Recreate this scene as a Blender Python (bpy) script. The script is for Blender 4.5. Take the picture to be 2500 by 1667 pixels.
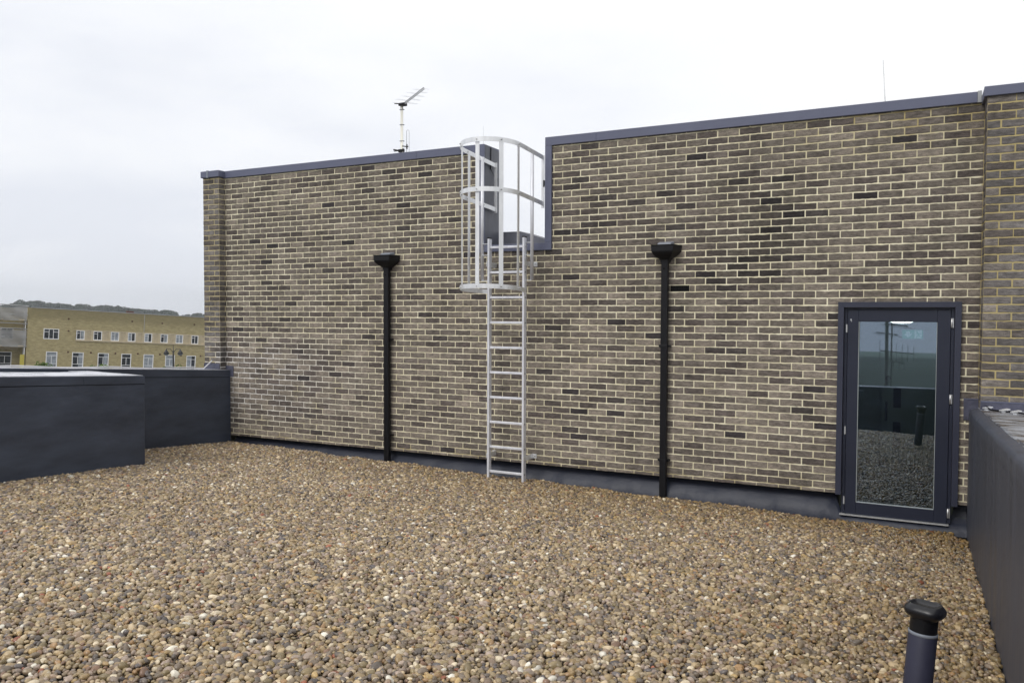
import bpy, bmesh, math, random
import numpy as np
from mathutils import Vector, Matrix
R = math.radians
random.seed(11)
rng = np.random.default_rng(11)
for o in list(bpy.data.objects):
    bpy.data.objects.remove(o)
scene = bpy.context.scene
COL = scene.collection

# ------------------------------------------------------------------ camera
CAMD = 8.768379
CF = Vector((-0.45205542513885755, 0.8913529210785801, -0.03370256202737987))
CR = Vector((0.8918040503195481, 0.45240968652804436, 0.0033183383259631698))
CU = Vector((-0.018205176081973175, 0.028556008479465322, 0.9994263984624107))
cam = bpy.data.cameras.new('camera')
cam.sensor_width = 36.0
cam.lens = 1965.337 / 2500 * 36.0
cam.clip_start = 0.05
cam.clip_end = 12000
camo = bpy.data.objects.new('camera', cam)
COL.objects.link(camo)
m4 = Matrix.Identity(4)
for i in range(3):
    m4[i][0] = CR[i]; m4[i][1] = CU[i]; m4[i][2] = -CF[i]
m4[0][3] = 0; m4[1][3] = -CAMD; m4[2][3] = 0
camo.matrix_world = m4
scene.camera = camo
scene.render.resolution_x = 1024
scene.render.resolution_y = 682

# ------------------------------------------------------------------ sky and sun (overcast)
HAZE = 0.0004
SUN_EL, SUN_AZ = R(44), R(196)          # azimuth measured from +Y towards +X
world = bpy.data.worlds.new("World")
scene.world = world
world.use_nodes = True
nt = world.node_tree
nt.nodes.clear()
wo = nt.nodes.new('ShaderNodeOutputWorld')
bg = nt.nodes.new('ShaderNodeBackground')
bg.inputs['Strength'].default_value = 0.1
sky = nt.nodes.new('ShaderNodeTexSky')
sky.sky_type = 'NISHITA'
sky.sun_disc = False
sky.sun_elevation = SUN_EL
sky.sun_rotation = SUN_AZ
sky.air_density = 1.0; sky.dust_density = 3.0
tc = nt.nodes.new('ShaderNodeTexCoord')
sep = nt.nodes.new('ShaderNodeSeparateXYZ')
nt.links.new(tc.outputs['Generated'], sep.inputs[0])
mp = nt.nodes.new('ShaderNodeMapping'); mp.inputs['Scale'].default_value = (1.0, 1.0, 3.2)
nt.links.new(tc.outputs['Generated'], mp.inputs[0])
n1 = nt.nodes.new('ShaderNodeTexNoise'); n1.inputs['Scale'].default_value = 2.1; n1.inputs['Detail'].default_value = 6
n1.inputs['Roughness'].default_value = 0.52
nt.links.new(mp.outputs[0], n1.inputs['Vector'])
# cloud brightness: height above the horizon plus noise
mr = nt.nodes.new('ShaderNodeMapRange'); mr.inputs['From Min'].default_value = -0.02; mr.inputs['From Max'].default_value = 0.42
nt.links.new(sep.outputs['Z'], mr.inputs['Value'])
mx = nt.nodes.new('ShaderNodeMapRange'); mx.inputs['From Min'].default_value = -0.95; mx.inputs['From Max'].default_value = 0.25
mx.inputs['To Min'].default_value = -0.26; mx.inputs['To Max'].default_value = 0.32
nt.links.new(sep.outputs['X'], mx.inputs['Value'])
my = nt.nodes.new('ShaderNodeMapRange'); my.inputs['From Min'].default_value = -0.3; my.inputs['From Max'].default_value = 0.3
my.inputs['To Min'].default_value = -0.45; my.inputs['To Max'].default_value = 0.0
nt.links.new(sep.outputs['Y'], my.inputs['Value'])
def wmath(op, a, b, clamp=False):
    n = nt.nodes.new('ShaderNodeMath'); n.operation = op; n.use_clamp = clamp
    for i, v in enumerate((a, b)):
        if isinstance(v, (int, float)): n.inputs[i].default_value = v
        else: nt.links.new(v, n.inputs[i])
    return n.outputs[0]
nz = wmath('MULTIPLY', wmath('SUBTRACT', n1.outputs['Fac'], 0.5), 2.1)
fac = wmath('ADD', wmath('ADD', wmath('ADD', mr.outputs[0], mx.outputs[0]), my.outputs[0]), nz, True)
rampw = nt.nodes.new('ShaderNodeValToRGB')
cr = rampw.color_ramp
cr.elements[0].position = 0.0; cr.elements[0].color = (0.79, 0.82, 0.89, 1)
cr.elements[1].position = 1.0; cr.elements[1].color = (1.0, 1.0, 1.0, 1)
e = cr.elements.new(0.35); e.color = (0.90, 0.92, 0.965, 1)
e = cr.elements.new(0.65); e.color = (0.96, 0.975, 1.0, 1)
nt.links.new(fac, rampw.inputs['Fac'])
sc = nt.nodes.new('ShaderNodeVectorMath'); sc.operation = 'SCALE'; sc.inputs['Scale'].default_value = 10.8
nt.links.new(rampw.outputs['Color'], sc.inputs[0])
mixw = nt.nodes.new('ShaderNodeMix'); mixw.data_type = 'RGBA'; mixw.inputs['Factor'].default_value = 0.97
nt.links.new(sky.outputs['Color'], mixw.inputs['A'])
nt.links.new(sc.outputs['Vector'], mixw.inputs['B'])
nt.links.new(mixw.outputs['Result'], bg.inputs['Color'])
nt.links.new(bg.outputs[0], wo.inputs['Surface'])

sun = bpy.data.lights.new('sun', 'SUN')
sun.energy = 1.45
sun.angle = R(25)
sun.color = (1.0, 0.965, 0.91)
suno = bpy.data.objects.new('sun', sun)
COL.objects.link(suno)
sd = Vector((math.sin(SUN_AZ) * math.cos(SUN_EL), math.cos(SUN_AZ) * math.cos(SUN_EL), math.sin(SUN_EL)))
suno.rotation_euler = sd.to_track_quat('Z', 'Y').to_euler()

vs = scene.view_settings
vs.view_transform = 'Standard'; vs.look = 'None'; vs.gamma = 1.0; vs.exposure = 0.0
vs.use_curve_mapping = False
scene.render.engine = 'CYCLES'
scene.cycles.max_bounces = 8
scene.cycles.transparent_max_bounces = 12

# ------------------------------------------------------------------ helpers
def s2l(c):
    def f(v):
        v /= 255.0
        return v / 12.92 if v <= 0.04045 else ((v + 0.055) / 1.055) ** 2.4
    return tuple(f(v) for v in c)

def mat(name, col, rough=0.6, metal=0.0, spec=0.5, var=0.0, vscale=6.0, bump=0.0, bscale=30.0, stretch=(1, 1, 1),
        rvar=0.0, col2=None, detail=5, bdist=.02, rot=0):
    m = bpy.data.materials.new(name); m.use_nodes = True
    t = m.node_tree; b = t.nodes['Principled BSDF']
    b.inputs['Base Color'].default_value = (*col, 1); b.inputs['Roughness'].default_value = rough
    b.inputs['Metallic'].default_value = metal; b.inputs['Specular IOR Level'].default_value = spec
    co = t.nodes.new('ShaderNodeTexCoord'); ma = t.nodes.new('ShaderNodeMapping')
    ma.inputs['Scale'].default_value = stretch; ma.inputs['Rotation'].default_value = (R(rot), 0, 0)
    t.links.new(co.outputs['Object'], ma.inputs[0])
    if var or col2:
        n = t.nodes.new('ShaderNodeTexNoise'); n.inputs['Scale'].default_value = vscale; n.inputs['Detail'].default_value = detail
        n.inputs['Roughness'].default_value = 0.62
        t.links.new(ma.outputs[0], n.inputs['Vector'])
        r = t.nodes.new('ShaderNodeValToRGB')
        a = tuple(c * (1 - var) for c in col); z = col2 or tuple(min(1, c * (1 + var)) for c in col)
        r.color_ramp.elements[0].position = 0.34; r.color_ramp.elements[0].color = (*a, 1)
        r.color_ramp.elements[1].position = 0.68; r.color_ramp.elements[1].color = (*z, 1)
        t.links.new(n.outputs['Fac'], r.inputs['Fac']); t.links.new(r.outputs['Color'], b.inputs['Base Color'])
        if rvar:
            q = t.nodes.new('ShaderNodeMapRange'); q.inputs['To Min'].default_value = rough - rvar; q.inputs['To Max'].default_value = rough + rvar
            q.inputs['From Min'].default_value = 0.35; q.inputs['From Max'].default_value = 0.65
            t.links.new(n.outputs['Fac'], q.inputs['Value']); t.links.new(q.outputs[0], b.inputs['Roughness'])
    if bump:
        n2 = t.nodes.new('ShaderNodeTexNoise'); n2.inputs['Scale'].default_value = bscale; n2.inputs['Detail'].default_value = 4
        t.links.new(ma.outputs[0], n2.inputs['Vector'])
        bm_ = t.nodes.new('ShaderNodeBump'); bm_.inputs['Strength'].default_value = bump; bm_.inputs['Distance'].default_value = bdist
        t.links.new(n2.outputs['Fac'], bm_.inputs['Height']); t.links.new(bm_.outputs[0], b.inputs['Normal'])
    return m

class MB:
    def __init__(s): s.v = []; s.f = []; s.sm = []
    def add(s, vs_, fs, smooth=False):
        o = len(s.v); s.v += [tuple(p) for p in vs_]
        for f in fs: s.f.append(tuple(i + o for i in f)); s.sm.append(smooth)
        return s
    def hexa(s, p):   # p: 4 bottom (ccw from above) then 4 top
        return s.add(p, [(3, 2, 1, 0), (4, 5, 6, 7), (0, 1, 5, 4), (1, 2, 6, 5), (2, 3, 7, 6), (3, 0, 4, 7)])
    def box(s, x0, x1, y0, y1, z0, z1):
        return s.hexa([(x0, y0, z0), (x1, y0, z0), (x1, y1, z0), (x0, y1, z0), (x0, y0, z1), (x1, y0, z1), (x1, y1, z1), (x0, y1, z1)])
    def prism_y(s, poly, y0, y1):      # poly in (x,z), counter-clockwise seen from -y
        n = len(poly)
        s.add([(x, y0, z) for x, z in poly] + [(x, y1, z) for x, z in poly],
              [tuple(range(n)), tuple(range(2 * n - 1, n - 1, -1))] + [(i, i + n, (i + 1) % n + n, (i + 1) % n) for i in range(n)])
        return s
    def tube(s, pts, r, n=10, closed=False, cap=True):
        pts = [Vector(p) for p in pts]; rs = r if isinstance(r, (list, tuple)) else [r] * len(pts)
        rings = []; up = None
        for i, p in enumerate(pts):
            if closed: d = pts[(i + 1) % len(pts)] - pts[i - 1]
            else: d = (pts[min(i + 1, len(pts) - 1)] - pts[max(i - 1, 0)])
            d.normalize()
            if up is None: up = d.orthogonal().normalized()
            a = (up - d * up.dot(d)).normalized(); up = a; b = d.cross(a)
            rings.append([p + (a * math.cos(2 * math.pi * k / n) + b * math.sin(2 * math.pi * k / n)) * rs[i] for k in range(n)])
        vs_ = [q for r_ in rings for q in r_]; fs = []
        m = len(rings)
        for i in range(m if closed else m - 1):
            j = (i + 1) % m
            for k in range(n): fs.append((i * n + k, i * n + (k + 1) % n, j * n + (k + 1) % n, j * n + k))
        s.add(vs_, fs, True)
        if cap and not closed:
            o = len(s.v) - len(vs_)
            s.f.append(tuple(o + k for k in range(n - 1, -1, -1))); s.sm.append(False); s.f.append(tuple(o + (m - 1) * n + k for k in range(n))); s.sm.append(False)
        return s
    def bar(s, a, b, w, h, up=(0, 0, 1)):   # rectangular bar a->b, w sideways, h along up
        a = Vector(a); b = Vector(b); d = (b - a).normalized(); u = Vector(up); u = (u - d * u.dot(d)).normalized(); sd_ = d.cross(u)
        P = []
        for q in (a, b):
            for i, j in ((-1, -1), (1, -1), (1, 1), (-1, 1)): P.append(q + sd_ * (i * w / 2) + u * (j * h / 2))
        s.add(P, [(0, 1, 2, 3), (7, 6, 5, 4), (0, 4, 5, 1), (1, 5, 6, 2), (2, 6, 7, 3), (3, 7, 4, 0)]); return s
    def strip(s, pts, h, t):     # flat bar following pts, height h (z), thickness t
        pts = [Vector(p) for p in pts]; V = []; F = []
        for i, p in enumerate(pts):
            d = pts[min(i + 1, len(pts) - 1)] - pts[max(i - 1, 0)]; d.z = 0; d.normalize(); n = Vector((d.y, -d.x, 0))
            for a, b in ((-1, -1), (1, -1), (1, 1), (-1, 1)): V.append(p + n * (a * t / 2) + Vector((0, 0, b * h / 2)))
        m = len(pts)
        for i in range(m - 1):
            for k in range(4): F.append((i * 4 + k, i * 4 + (k + 1) % 4, i * 4 + 4 + (k + 1) % 4, i * 4 + 4 + k))
        F.append((0, 3, 2, 1)); F.append(tuple(4 * (m - 1) + k for k in range(4)))
        s.add(V, F); return s
    def lathe(s, prof, c=(0, 0, 0), n=24, M=None, lobe=0):
        V = []
        for r_, z in prof:
            for k in range(n):
                l_ = 1 + lobe * math.cos(4 * 2 * math.pi * k / n + .9) if lobe else 1.0
                q = Vector((r_ * l_ * math.cos(2 * math.pi * k / n), r_ * l_ * math.sin(2 * math.pi * k / n), z))
                if M: q = M @ q
                V.append(q + Vector(c))
        F = [(i * n + k, i * n + (k + 1) % n, (i + 1) * n + (k + 1) % n, (i + 1) * n + k) for i in range(len(prof) - 1) for k in range(n)]
        s.add(V, F, True); return s
    def build(s, name, m, parent=None, bevel=0.0, seg=2, fix=True):
        me = bpy.data.meshes.new(name); me.from_pydata(s.v, [], s.f)
        me.polygons.foreach_set('use_smooth', s.sm)
        if fix:
            bm = bmesh.new(); bm.from_mesh(me); bmesh.ops.recalc_face_normals(bm, faces=bm.faces); bm.to_mesh(me); bm.free()
        me.materials.append(m); me.update()
        o = bpy.data.objects.new(name, me); COL.objects.link(o)
        if parent:
            o.parent = parent; o.matrix_parent_inverse = Matrix.Identity(4)
            o.location = o.location
            if parent.type == 'EMPTY' or True:
                o['_abs'] = 1
        if bevel:
            b = o.modifiers.new('bevel', 'BEVEL'); b.width = bevel; b.segments = seg; b.limit_method = 'ANGLE'; b.angle_limit = R(40)
            b.harden_normals = False
        return o

def thing(name, label, cat, loc=(0, 0, 0), group=None):
    o = bpy.data.objects.new(name, None); COL.objects.link(o); o.location = loc; o.empty_display_size = 0.2
    tag(o, label, cat, group); return o
def tag(o, label=None, cat=None, group=None, kind=None):
    if label: o['label'] = label
    if cat: o['category'] = cat
    if group: o['group'] = group
    if kind: o['kind'] = kind
    return o

# ------------------------------------------------------------------ materials
M = {}
M['membrane'] = mat('roof_membrane', (0.050, 0.061, 0.088), 0.46, spec=0.4, var=0.28, vscale=1.7, bump=0.35, bscale=1.1, rvar=0.10, stretch=(1, 0.8, 2.4), bdist=.07, rot=32)
M['membrane_top'] = mat('wet_top_painted_sheen', (0.52, 0.53, 0.58), 0.28, spec=0.8, var=0.3, vscale=3.0, bump=0.12, bscale=5, rvar=0.15, stretch=(1, 1, 1))  # pale base colour imitates sky sheen on the dark wet membrane
M['coping'] = mat('coated_coping', (0.112, 0.122, 0.185), 0.42, spec=0.45, var=0.05, vscale=1.5)
M['frame'] = mat('dark_door_frame', (0.018, 0.022, 0.040), 0.42, spec=0.4, var=0.08, vscale=3)
M['trim'] = mat('door_surround', (0.034, 0.038, 0.062), 0.45, spec=0.4, var=0.06, vscale=3)
M['black'] = mat('black_plastic', (0.005, 0.005, 0.007), 0.45, spec=0.28, var=0.3, vscale=5)
M['blackdeep'] = mat('black_void', (0.003, 0.003, 0.003), 0.8, spec=0.1)
M['alu'] = mat('mill_aluminium', (0.80, 0.81, 0.83), 0.42, metal=0.55, var=0.10, vscale=14, stretch=(1, 1, .3), rvar=0.08)
M['aludull'] = mat('dull_aluminium', (0.74, 0.75, 0.80), 0.50, metal=0.35, var=0.12, vscale=10, stretch=(1, 1, .3), rvar=0.06)
M['steel'] = mat('galvanised_steel', (0.55, 0.56, 0.57), 0.5, metal=0.6, var=0.15, vscale=20)
M['pole'] = mat('antenna_pole', (0.75, 0.74, 0.68), 0.5, metal=0.3)
M['lead'] = mat('grey_outlet', (0.20, 0.22, 0.26), 0.4, spec=0.4)
M['pipe'] = mat('vent_pipe_wrap', (0.030, 0.031, 0.055), 0.5, spec=0.4, var=0.12, vscale=9)
M['white'] = mat('white_paint', (0.72, 0.72, 0.72), 0.5)

def brick_material():
    m = bpy.data.materials.new('multi_stock_brick'); m.use_nodes = True; t = m.node_tree; b = t.nodes['Principled BSDF']
    at = t.nodes.new('ShaderNodeAttribute'); at.attribute_name = 'tone'
    co = t.nodes.new('ShaderNodeTexCoord'); ma = t.nodes.new('ShaderNodeMapping'); ma.inputs['Scale'].default_value = (1, 1, 3.0)
    t.links.new(co.outputs['Object'], ma.inputs[0])
    n = t.nodes.new('ShaderNodeTexNoise'); n.inputs['Scale'].default_value = 13; n.inputs['Detail'].default_value = 6; n.inputs['Roughness'].default_value = 0.68
    t.links.new(ma.outputs[0], n.inputs['Vector'])
    q = t.nodes.new('ShaderNodeMapRange'); q.inputs['From Min'].default_value = 0.3; q.inputs['From Max'].default_value = 0.7
    q.inputs['To Min'].default_value = 0.50; q.inputs['To Max'].default_value = 1.42
    t.links.new(n.outputs['Fac'], q.inputs['Value'])
    nl = t.nodes.new('ShaderNodeTexNoise'); nl.inputs['Scale'].default_value = 2.3; nl.inputs['Detail'].default_value = 7; nl.inputs['Roughness'].default_value = 0.6
    t.links.new(co.outputs['Object'], nl.inputs['Vector'])
    ql = t.nodes.new('ShaderNodeMapRange'); ql.inputs['From Min'].default_value = 0.3; ql.inputs['From Max'].default_value = 0.62
    ql.inputs['To Min'].default_value = 0.66; ql.inputs['To Max'].default_value = 1.12
    t.links.new(nl.outputs['Fac'], ql.inputs['Value'])
    ng = t.nodes.new('ShaderNodeTexNoise'); ng.inputs['Scale'].default_value = 150; ng.inputs['Detail'].default_value = 3
    t.links.new(co.outputs['Object'], ng.inputs['Vector'])
    q2 = t.nodes.new('ShaderNodeMapRange'); q2.inputs['From Min'].default_value = 0.3; q2.inputs['From Max'].default_value = 0.7
    q2.inputs['To Min'].default_value = 0.8; q2.inputs['To Max'].default_value = 1.2
    t.links.new(ng.outputs['Fac'], q2.inputs['Value'])
    mu = t.nodes.new('ShaderNodeMath'); mu.operation = 'MULTIPLY'; t.links.new(q.outputs[0], mu.inputs[0]); t.links.new(q2.outputs[0], mu.inputs[1])
    mul = t.nodes.new('ShaderNodeMath'); mul.operation = 'MULTIPLY'; t.links.new(mu.outputs[0], mul.inputs[0]); t.links.new(ql.outputs[0], mul.inputs[1])
    v = t.nodes.new('ShaderNodeVectorMath'); v.operation = 'SCALE'
    t.links.new(at.outputs['Color'], v.inputs[0]); t.links.new(mul.outputs[0], v.inputs['Scale'])
    t.links.new(v.outputs[0], b.inputs['Base Color']); b.inputs['Roughness'].default_value = 0.85
    b.inputs['Specular IOR Level'].default_value = 0.25
    mb = t.nodes.new('ShaderNodeMapping'); mb.inputs['Scale'].default_value = (1, 1, 2.2); mb.inputs['Rotation'].default_value = (0, R(14), 0)
    t.links.new(co.outputs['Object'], mb.inputs[0])
    nb = t.nodes.new('ShaderNodeTexNoise'); nb.inputs['Scale'].default_value = 34; nb.inputs['Detail'].default_value = 5; nb.inputs['Distortion'].default_value = 1.6
    t.links.new(mb.outputs[0], nb.inputs['Vector'])
    bp = t.nodes.new('ShaderNodeBump'); bp.inputs['Strength'].default_value = 0.75; bp.inputs['Distance'].default_value = 0.010
    t.links.new(nb.outputs['Fac'], bp.inputs['Height']); t.links.new(bp.outputs[0], b.inputs['Normal'])
    return m
def mortar_material():
    m = bpy.data.materials.new('lime_mortar'); m.use_nodes = True; t = m.node_tree; b = t.nodes['Principled BSDF']
    co = t.nodes.new('ShaderNodeTexCoord')
    n = t.nodes.new('ShaderNodeTexNoise'); n.inputs['Scale'].default_value = 3.0; n.inputs['Detail'].default_value = 6
    t.links.new(co.outputs['Object'], n.inputs['Vector'])
    sp = t.nodes.new('ShaderNodeSeparateXYZ'); t.links.new(co.outputs['Object'], sp.inputs[0])
    # the uppermost courses at the right end were pointed later in a yellower mix
    def mrange(src, a, b_, lo=0.0, hi=1.0):
        q = t.nodes.new('ShaderNodeMapRange'); q.inputs['From Min'].default_value = a; q.inputs['From Max'].default_value = b_
        q.inputs['To Min'].default_value = lo; q.inputs['To Max'].default_value = hi
        t.links.new(src, q.inputs['Value']); return q.outputs[0]
    def mth(op, a, b_, c=False):
        k = t.nodes.new('ShaderNodeMath'); k.operation = op; k.use_clamp = c
        for i, v in enumerate((a, b_)):
            if isinstance(v, (int, float)): k.inputs[i].default_value = v
            else: t.links.new(v, k.inputs[i])
        return k.outputs[0]
    top = mrange(sp.outputs['Z'], 1.30, 1.85); rgt = mrange(sp.outputs['X'], -2.2, -0.6); sec = mrange(sp.outputs['X'], 0.48, 0.5)
    yel = mth('MAXIMUM', mth('MULTIPLY', mth('MULTIPLY', top, rgt), mrange(n.outputs['Fac'], .35, .55)), sec)
    low = mth('MAXIMUM', mrange(sp.outputs['X'], -9.21, -9.24), mth('MULTIPLY', mrange(sp.outputs['Z'], -1.6, -1.75), mrange(n.outputs['Fac'], .45, .6)))
    yel = mth('MAXIMUM', yel, mth('MULTIPLY', low, .8), True)
    r = t.nodes.new('ShaderNodeValToRGB'); r.color_ramp.elements[0].position = .3; r.color_ramp.elements[1].position = .7
    r.color_ramp.elements[0].color = (0.70, 0.64, 0.44, 1); r.color_ramp.elements[1].color = (0.88, 0.83, 0.64, 1)
    t.links.new(n.outputs['Fac'], r.inputs['Fac'])
    mx_ = t.nodes.new('ShaderNodeMix'); mx_.data_type = 'RGBA'; t.links.new(yel, mx_.inputs['Factor'])
    t.links.new(r.outputs['Color'], mx_.inputs['A']); mx_.inputs['B'].default_value = (0.46, 0.38, 0.19, 1)
    # chalky bloom low at the left end
    bl = mth('MULTIPLY', mth('MULTIPLY', mrange(sp.outputs['X'], -6.4, -8.2), mth('MULTIPLY', mrange(sp.outputs['Z'], -0.25, -0.6), mrange(sp.outputs['Z'], -1.75, -1.3))), mrange(n.outputs['Fac'], .35, .5), True)
    m2 = t.nodes.new('ShaderNodeMix'); m2.data_type = 'RGBA'; t.links.new(bl, m2.inputs['Factor'])
    t.links.new(mx_.outputs['Result'], m2.inputs['A']); m2.inputs['B'].default_value = (0.80, 0.78, 0.74, 1)
    t.links.new(m2.outputs['Result'], b.inputs['Base Color']); b.inputs['Roughness'].default_value = 0.95; b.inputs['Specular IOR Level'].default_value = 0.1
    nb = t.nodes.new('ShaderNodeTexNoise'); nb.inputs['Scale'].default_value = 160
    t.links.new(co.outputs['Object'], nb.inputs['Vector'])
    bp = t.nodes.new('ShaderNodeBump'); bp.inputs['Strength'].default_value = 0.4; bp.inputs['Distance'].default_value = 0.003
    t.links.new(nb.outputs['Fac'], bp.inputs['Height']); t.links.new(bp.outputs[0], b.inputs['Normal'])
    return m
M['brick'] = brick_material(); M['mortar'] = mortar_material()

# ------------------------------------------------------------------ brickwork: real bricks standing 5 mm proud of the mortar
PITCH_V = 0.075; PITCH_H = 9.71 / 43; JT = 0.0114; VTOP = 1.978
def subtract(rects, h):
    out = []
    for (a, b, c, d) in rects:
        ha, hb, hc, hd = h
        if hb <= a or ha >= b or hd <= c or hc >= d: out.append((a, b, c, d)); continue
        if a < ha: out.append((a, ha, c, d))
        if b > hb: out.append((hb, b, c, d))
        a2, b2 = max(a, ha), min(b, hb)
        if c < hc: out.append((a2, b2, c, hc))
        if d > hd: out.append((a2, b2, hd, d))
    return out
def brick_tone(u, v, kind):
    w = random.random()
    dark = 0.03 + 0.22 * math.exp(-(((u + 1.55) / 0.42) ** 2 + ((v - 0.88) / 0.42) ** 2)) + 0.06 * math.exp(-(((v - 1.1) / 0.6) ** 2)) * (0.5 + 0.5 * math.exp(-((u + 1.5) / 2.2) ** 2))
    if w < dark: c = random.choice(((56, 52, 53), (64, 59, 58), (70, 65, 63)))
    elif w < dark + 0.20: c = (86, 79, 75)
    elif w < dark + 0.42: c = (99, 92, 86)
    elif w < dark + 0.70: c = (108, 101, 93)
    else: c = (119, 111, 102)
    if kind == 'pier': c = tuple(x * 1.05 for x in ((101, 97, 95) if random.random() < .5 else (90, 84, 80) if random.random() < .6 else (113, 107, 102)))
    k = random.uniform(0.93, 1.07)
    c = s2l(tuple(x * k for x in c)); g = 1.24 * (1 + .16 * max(0, min(1, (.6 - v) / 1.6))) * (1.08 if u < -6.8 and v < -.1 else 1) * (1 - .58 * math.exp(-(((u + 1.55 + .12 * math.sin(v * 5)) / 0.34) ** 2 + ((v - 0.92) / 0.58) ** 2))) if kind != 'pier' else 1.2
    return (c[0] * g, c[1] * g, c[2] * g)
def brick_field(parent_ref, u0, u1, v0, v1, holes, frame, align, kind='wall'):
    """frame(u, v, d) -> xyz; d is the distance out of the face"""
    V = []; F = []; T = []; 
    nrow = int((VTOP - v0) / PITCH_V) + 2
    krow = int(max(0, (VTOP - v1) / PITCH_V)) - 1
    for k in range(krow, nrow):
        zt = VTOP - k * PITCH_V - JT / 2; zb = zt - PITCH_V + JT
        half = (k % 2)
        n = int((u1 - u0) / PITCH_H) + 3
        for i in range(-1, n):
            if align == 'right': b1 = u1 - i * PITCH_H - (0.5 * PITCH_H if half else 0) + (0 if not half else 0); b0 = b1 - PITCH_H + JT
            else: b0 = u0 + i * PITCH_H - (0.5 * PITCH_H if half else 0); b1 = b0 + PITCH_H - JT
            b0 += random.uniform(-.002, .002); b1 += random.uniform(-.002, .002)
            a, b, c, d = max(b0, u0 + .001), min(b1, u1 - .001), max(zb, v0), min(zt, v1)
            if b - a < .012 or d - c < .008: continue
            rects = [(a, b, c, d)]
            for h in holes: rects = subtract(rects, h)
            tone = brick_tone((a + b) / 2, (c + d) / 2, kind)
            for (a, b, c, d) in rects:
                if b - a < .012 or d - c < .008: continue
                nx = max(2, int((b - a) / .026)); o = len(V)
                dp = random.uniform(-.0015, .0020)
                ed = [random.uniform(-.0022, .0030) for _ in range(nx + 1)]; et = [random.uniform(-.0022, .0022) for _ in range(nx + 1)]
                # slightly sagging hand-made edge
                amp = random.uniform(-.0022, .0032)
                rows = [(0, -.009), (0, -.0012), (.10, .0), (.5, 0.0006), (.90, .0), (1, -.0012), (1, -.009)]
                for rr, (fv, dd) in enumerate(rows):
                    for j in range(nx + 1):
                        x = a + (b - a) * j / nx
                        zlo = c + ed[j] * .9; zhi = d + et[j] * 1.1 - amp * math.sin(math.pi * j / nx)
                        z = zlo + (zhi - zlo) * fv
                        e_ = -.0012 if j in (0, nx) else 0
                        V.append(frame(x, z, .0035 + dp + dd + e_ + (random.uniform(-.0008, .0008) if dd > -.005 else 0)))
                m = nx + 1
                for rr in range(6):
                    for j in range(nx): F.append((o + rr * m + j, o + rr * m + j + 1, o + (rr + 1) * m + j + 1, o + (rr + 1) * m + j)); T.append(tone)
                # ends
                for j in (0, nx):
                    x = a if j == 0 else b; o2 = len(V)
                    V.append(frame(x, c, -.004)); V.append(frame(x, d, -.004))
                    q = [o + rr * m + j for rr in range(1, 6)]
                    F.append(tuple([o2] + q + [o2 + 1]) if j else tuple([o2 + 1] + q[::-1] + [o2])); T.append(tone)
    return V, F, T
def build_bricks(name, parts, parent):
    V = []; F = []; T = []
    for v, f, t in parts:
        o = len(V); V += v; F += [tuple(i + o for i in q) for q in f]; T += t
    me = bpy.data.meshes.new(name); me.from_pydata([tuple(q) for q in V], [], F)
    at = me.attributes.new('tone', 'FLOAT_COLOR', 'FACE')
    at.data.foreach_set('color', np.array([(*t, 1.0) for t in T], dtype=np.float32).ravel())
    me.materials.append(M['brick']); me.update()
    o = bpy.data.objects.new(name, me); COL.objects.link(o); o.parent = parent
    return o

XL, XR = -9.23, 0.50            # main wall between pier and projecting bay
ZB, ZT = -1.808, 1.995
NX0, NX1, NZ = -4.925, -3.918, 0.765      # notch in the top of the wall
DX0, DX1, DZ0, DZ1 = -0.725, 0.335, -1.9, 0.115   # door opening
bld = thing('brick_building', 'dark multi-stock brick rooftop building with cream mortar, grey copings and a glazed door', 'building', (0, 0, 0))
fr_main = lambda u, v, d: (u, -d, v)
holes = [(NX0, NX1, NZ, 3), (DX0, DX1, -3, DZ1), (-2.482, -2.262, VTOP - 23 * PITCH_V + .004, VTOP - 22 * PITCH_V - .004)]
vent_z = (VTOP - 23 * PITCH_V + .004, VTOP - 22 * PITCH_V - .004)
PU0 = -9.545; PY = -0.112
BX = 0.505; BY = -0.31; BX1 = 4.6; BZT = 1.995
parts = [brick_field(None, XL, XR, ZB, ZT, holes, fr_main, 'right'),
         brick_field(None, PU0, XL - .002, -2.6, ZT + .03, [], lambda u, v, d: (u, PY - d, v), 'left', 'pier'),
         brick_field(None, 0.0, 0.112, -2.6, ZT + .03, [], lambda u, v, d: (XL + d, PY + u, v), 'left', 'pier'),
         brick_field(None, 0.0, 2.0, -2.6, ZT + .03, [], lambda u, v, d: (PU0 - d, PY + 2.0 - u, v), 'left', 'pier'),
         brick_field(None, BX, BX1, -2.6, BZT - .02, [], lambda u, v, d: (u, BY - d, v), 'left', 'pier'),
         brick_field(None, 0.0, 0.31, -2.6, BZT - .02, [], lambda u, v, d: (BX - d, -u, v), 'left', 'pier')]
build_bricks('brick_face', parts, bld)
# mortar body behind the bricks (wall thickness .34) - pieces butt end to end
mb = MB()
def wallpiece(x0, x1, z0, z1, y0=0.0, y1=0.34): mb.box(x0, x1, y0, y1, z0, z1)
wallpiece(XL - .3, NX0, ZB, ZT); wallpiece(NX0, NX1, ZB, NZ); wallpiece(NX1, -.689, ZB, ZT)
wallpiece(-.689, .295, .0785, ZT); wallpiece(.295, XR + .01, ZB, ZT)
mb.box(PU0, XL, PY, -.0, -2.6, ZT + .03)
mb.box(PU0, XL - .3, 0, 2.0, -2.6, ZT + .03)
mb.box(BX, BX1, BY, .34, -2.6, BZT - .02)
mb.build('mortar_bed', M['mortar'], bld, fix=False)
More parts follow.
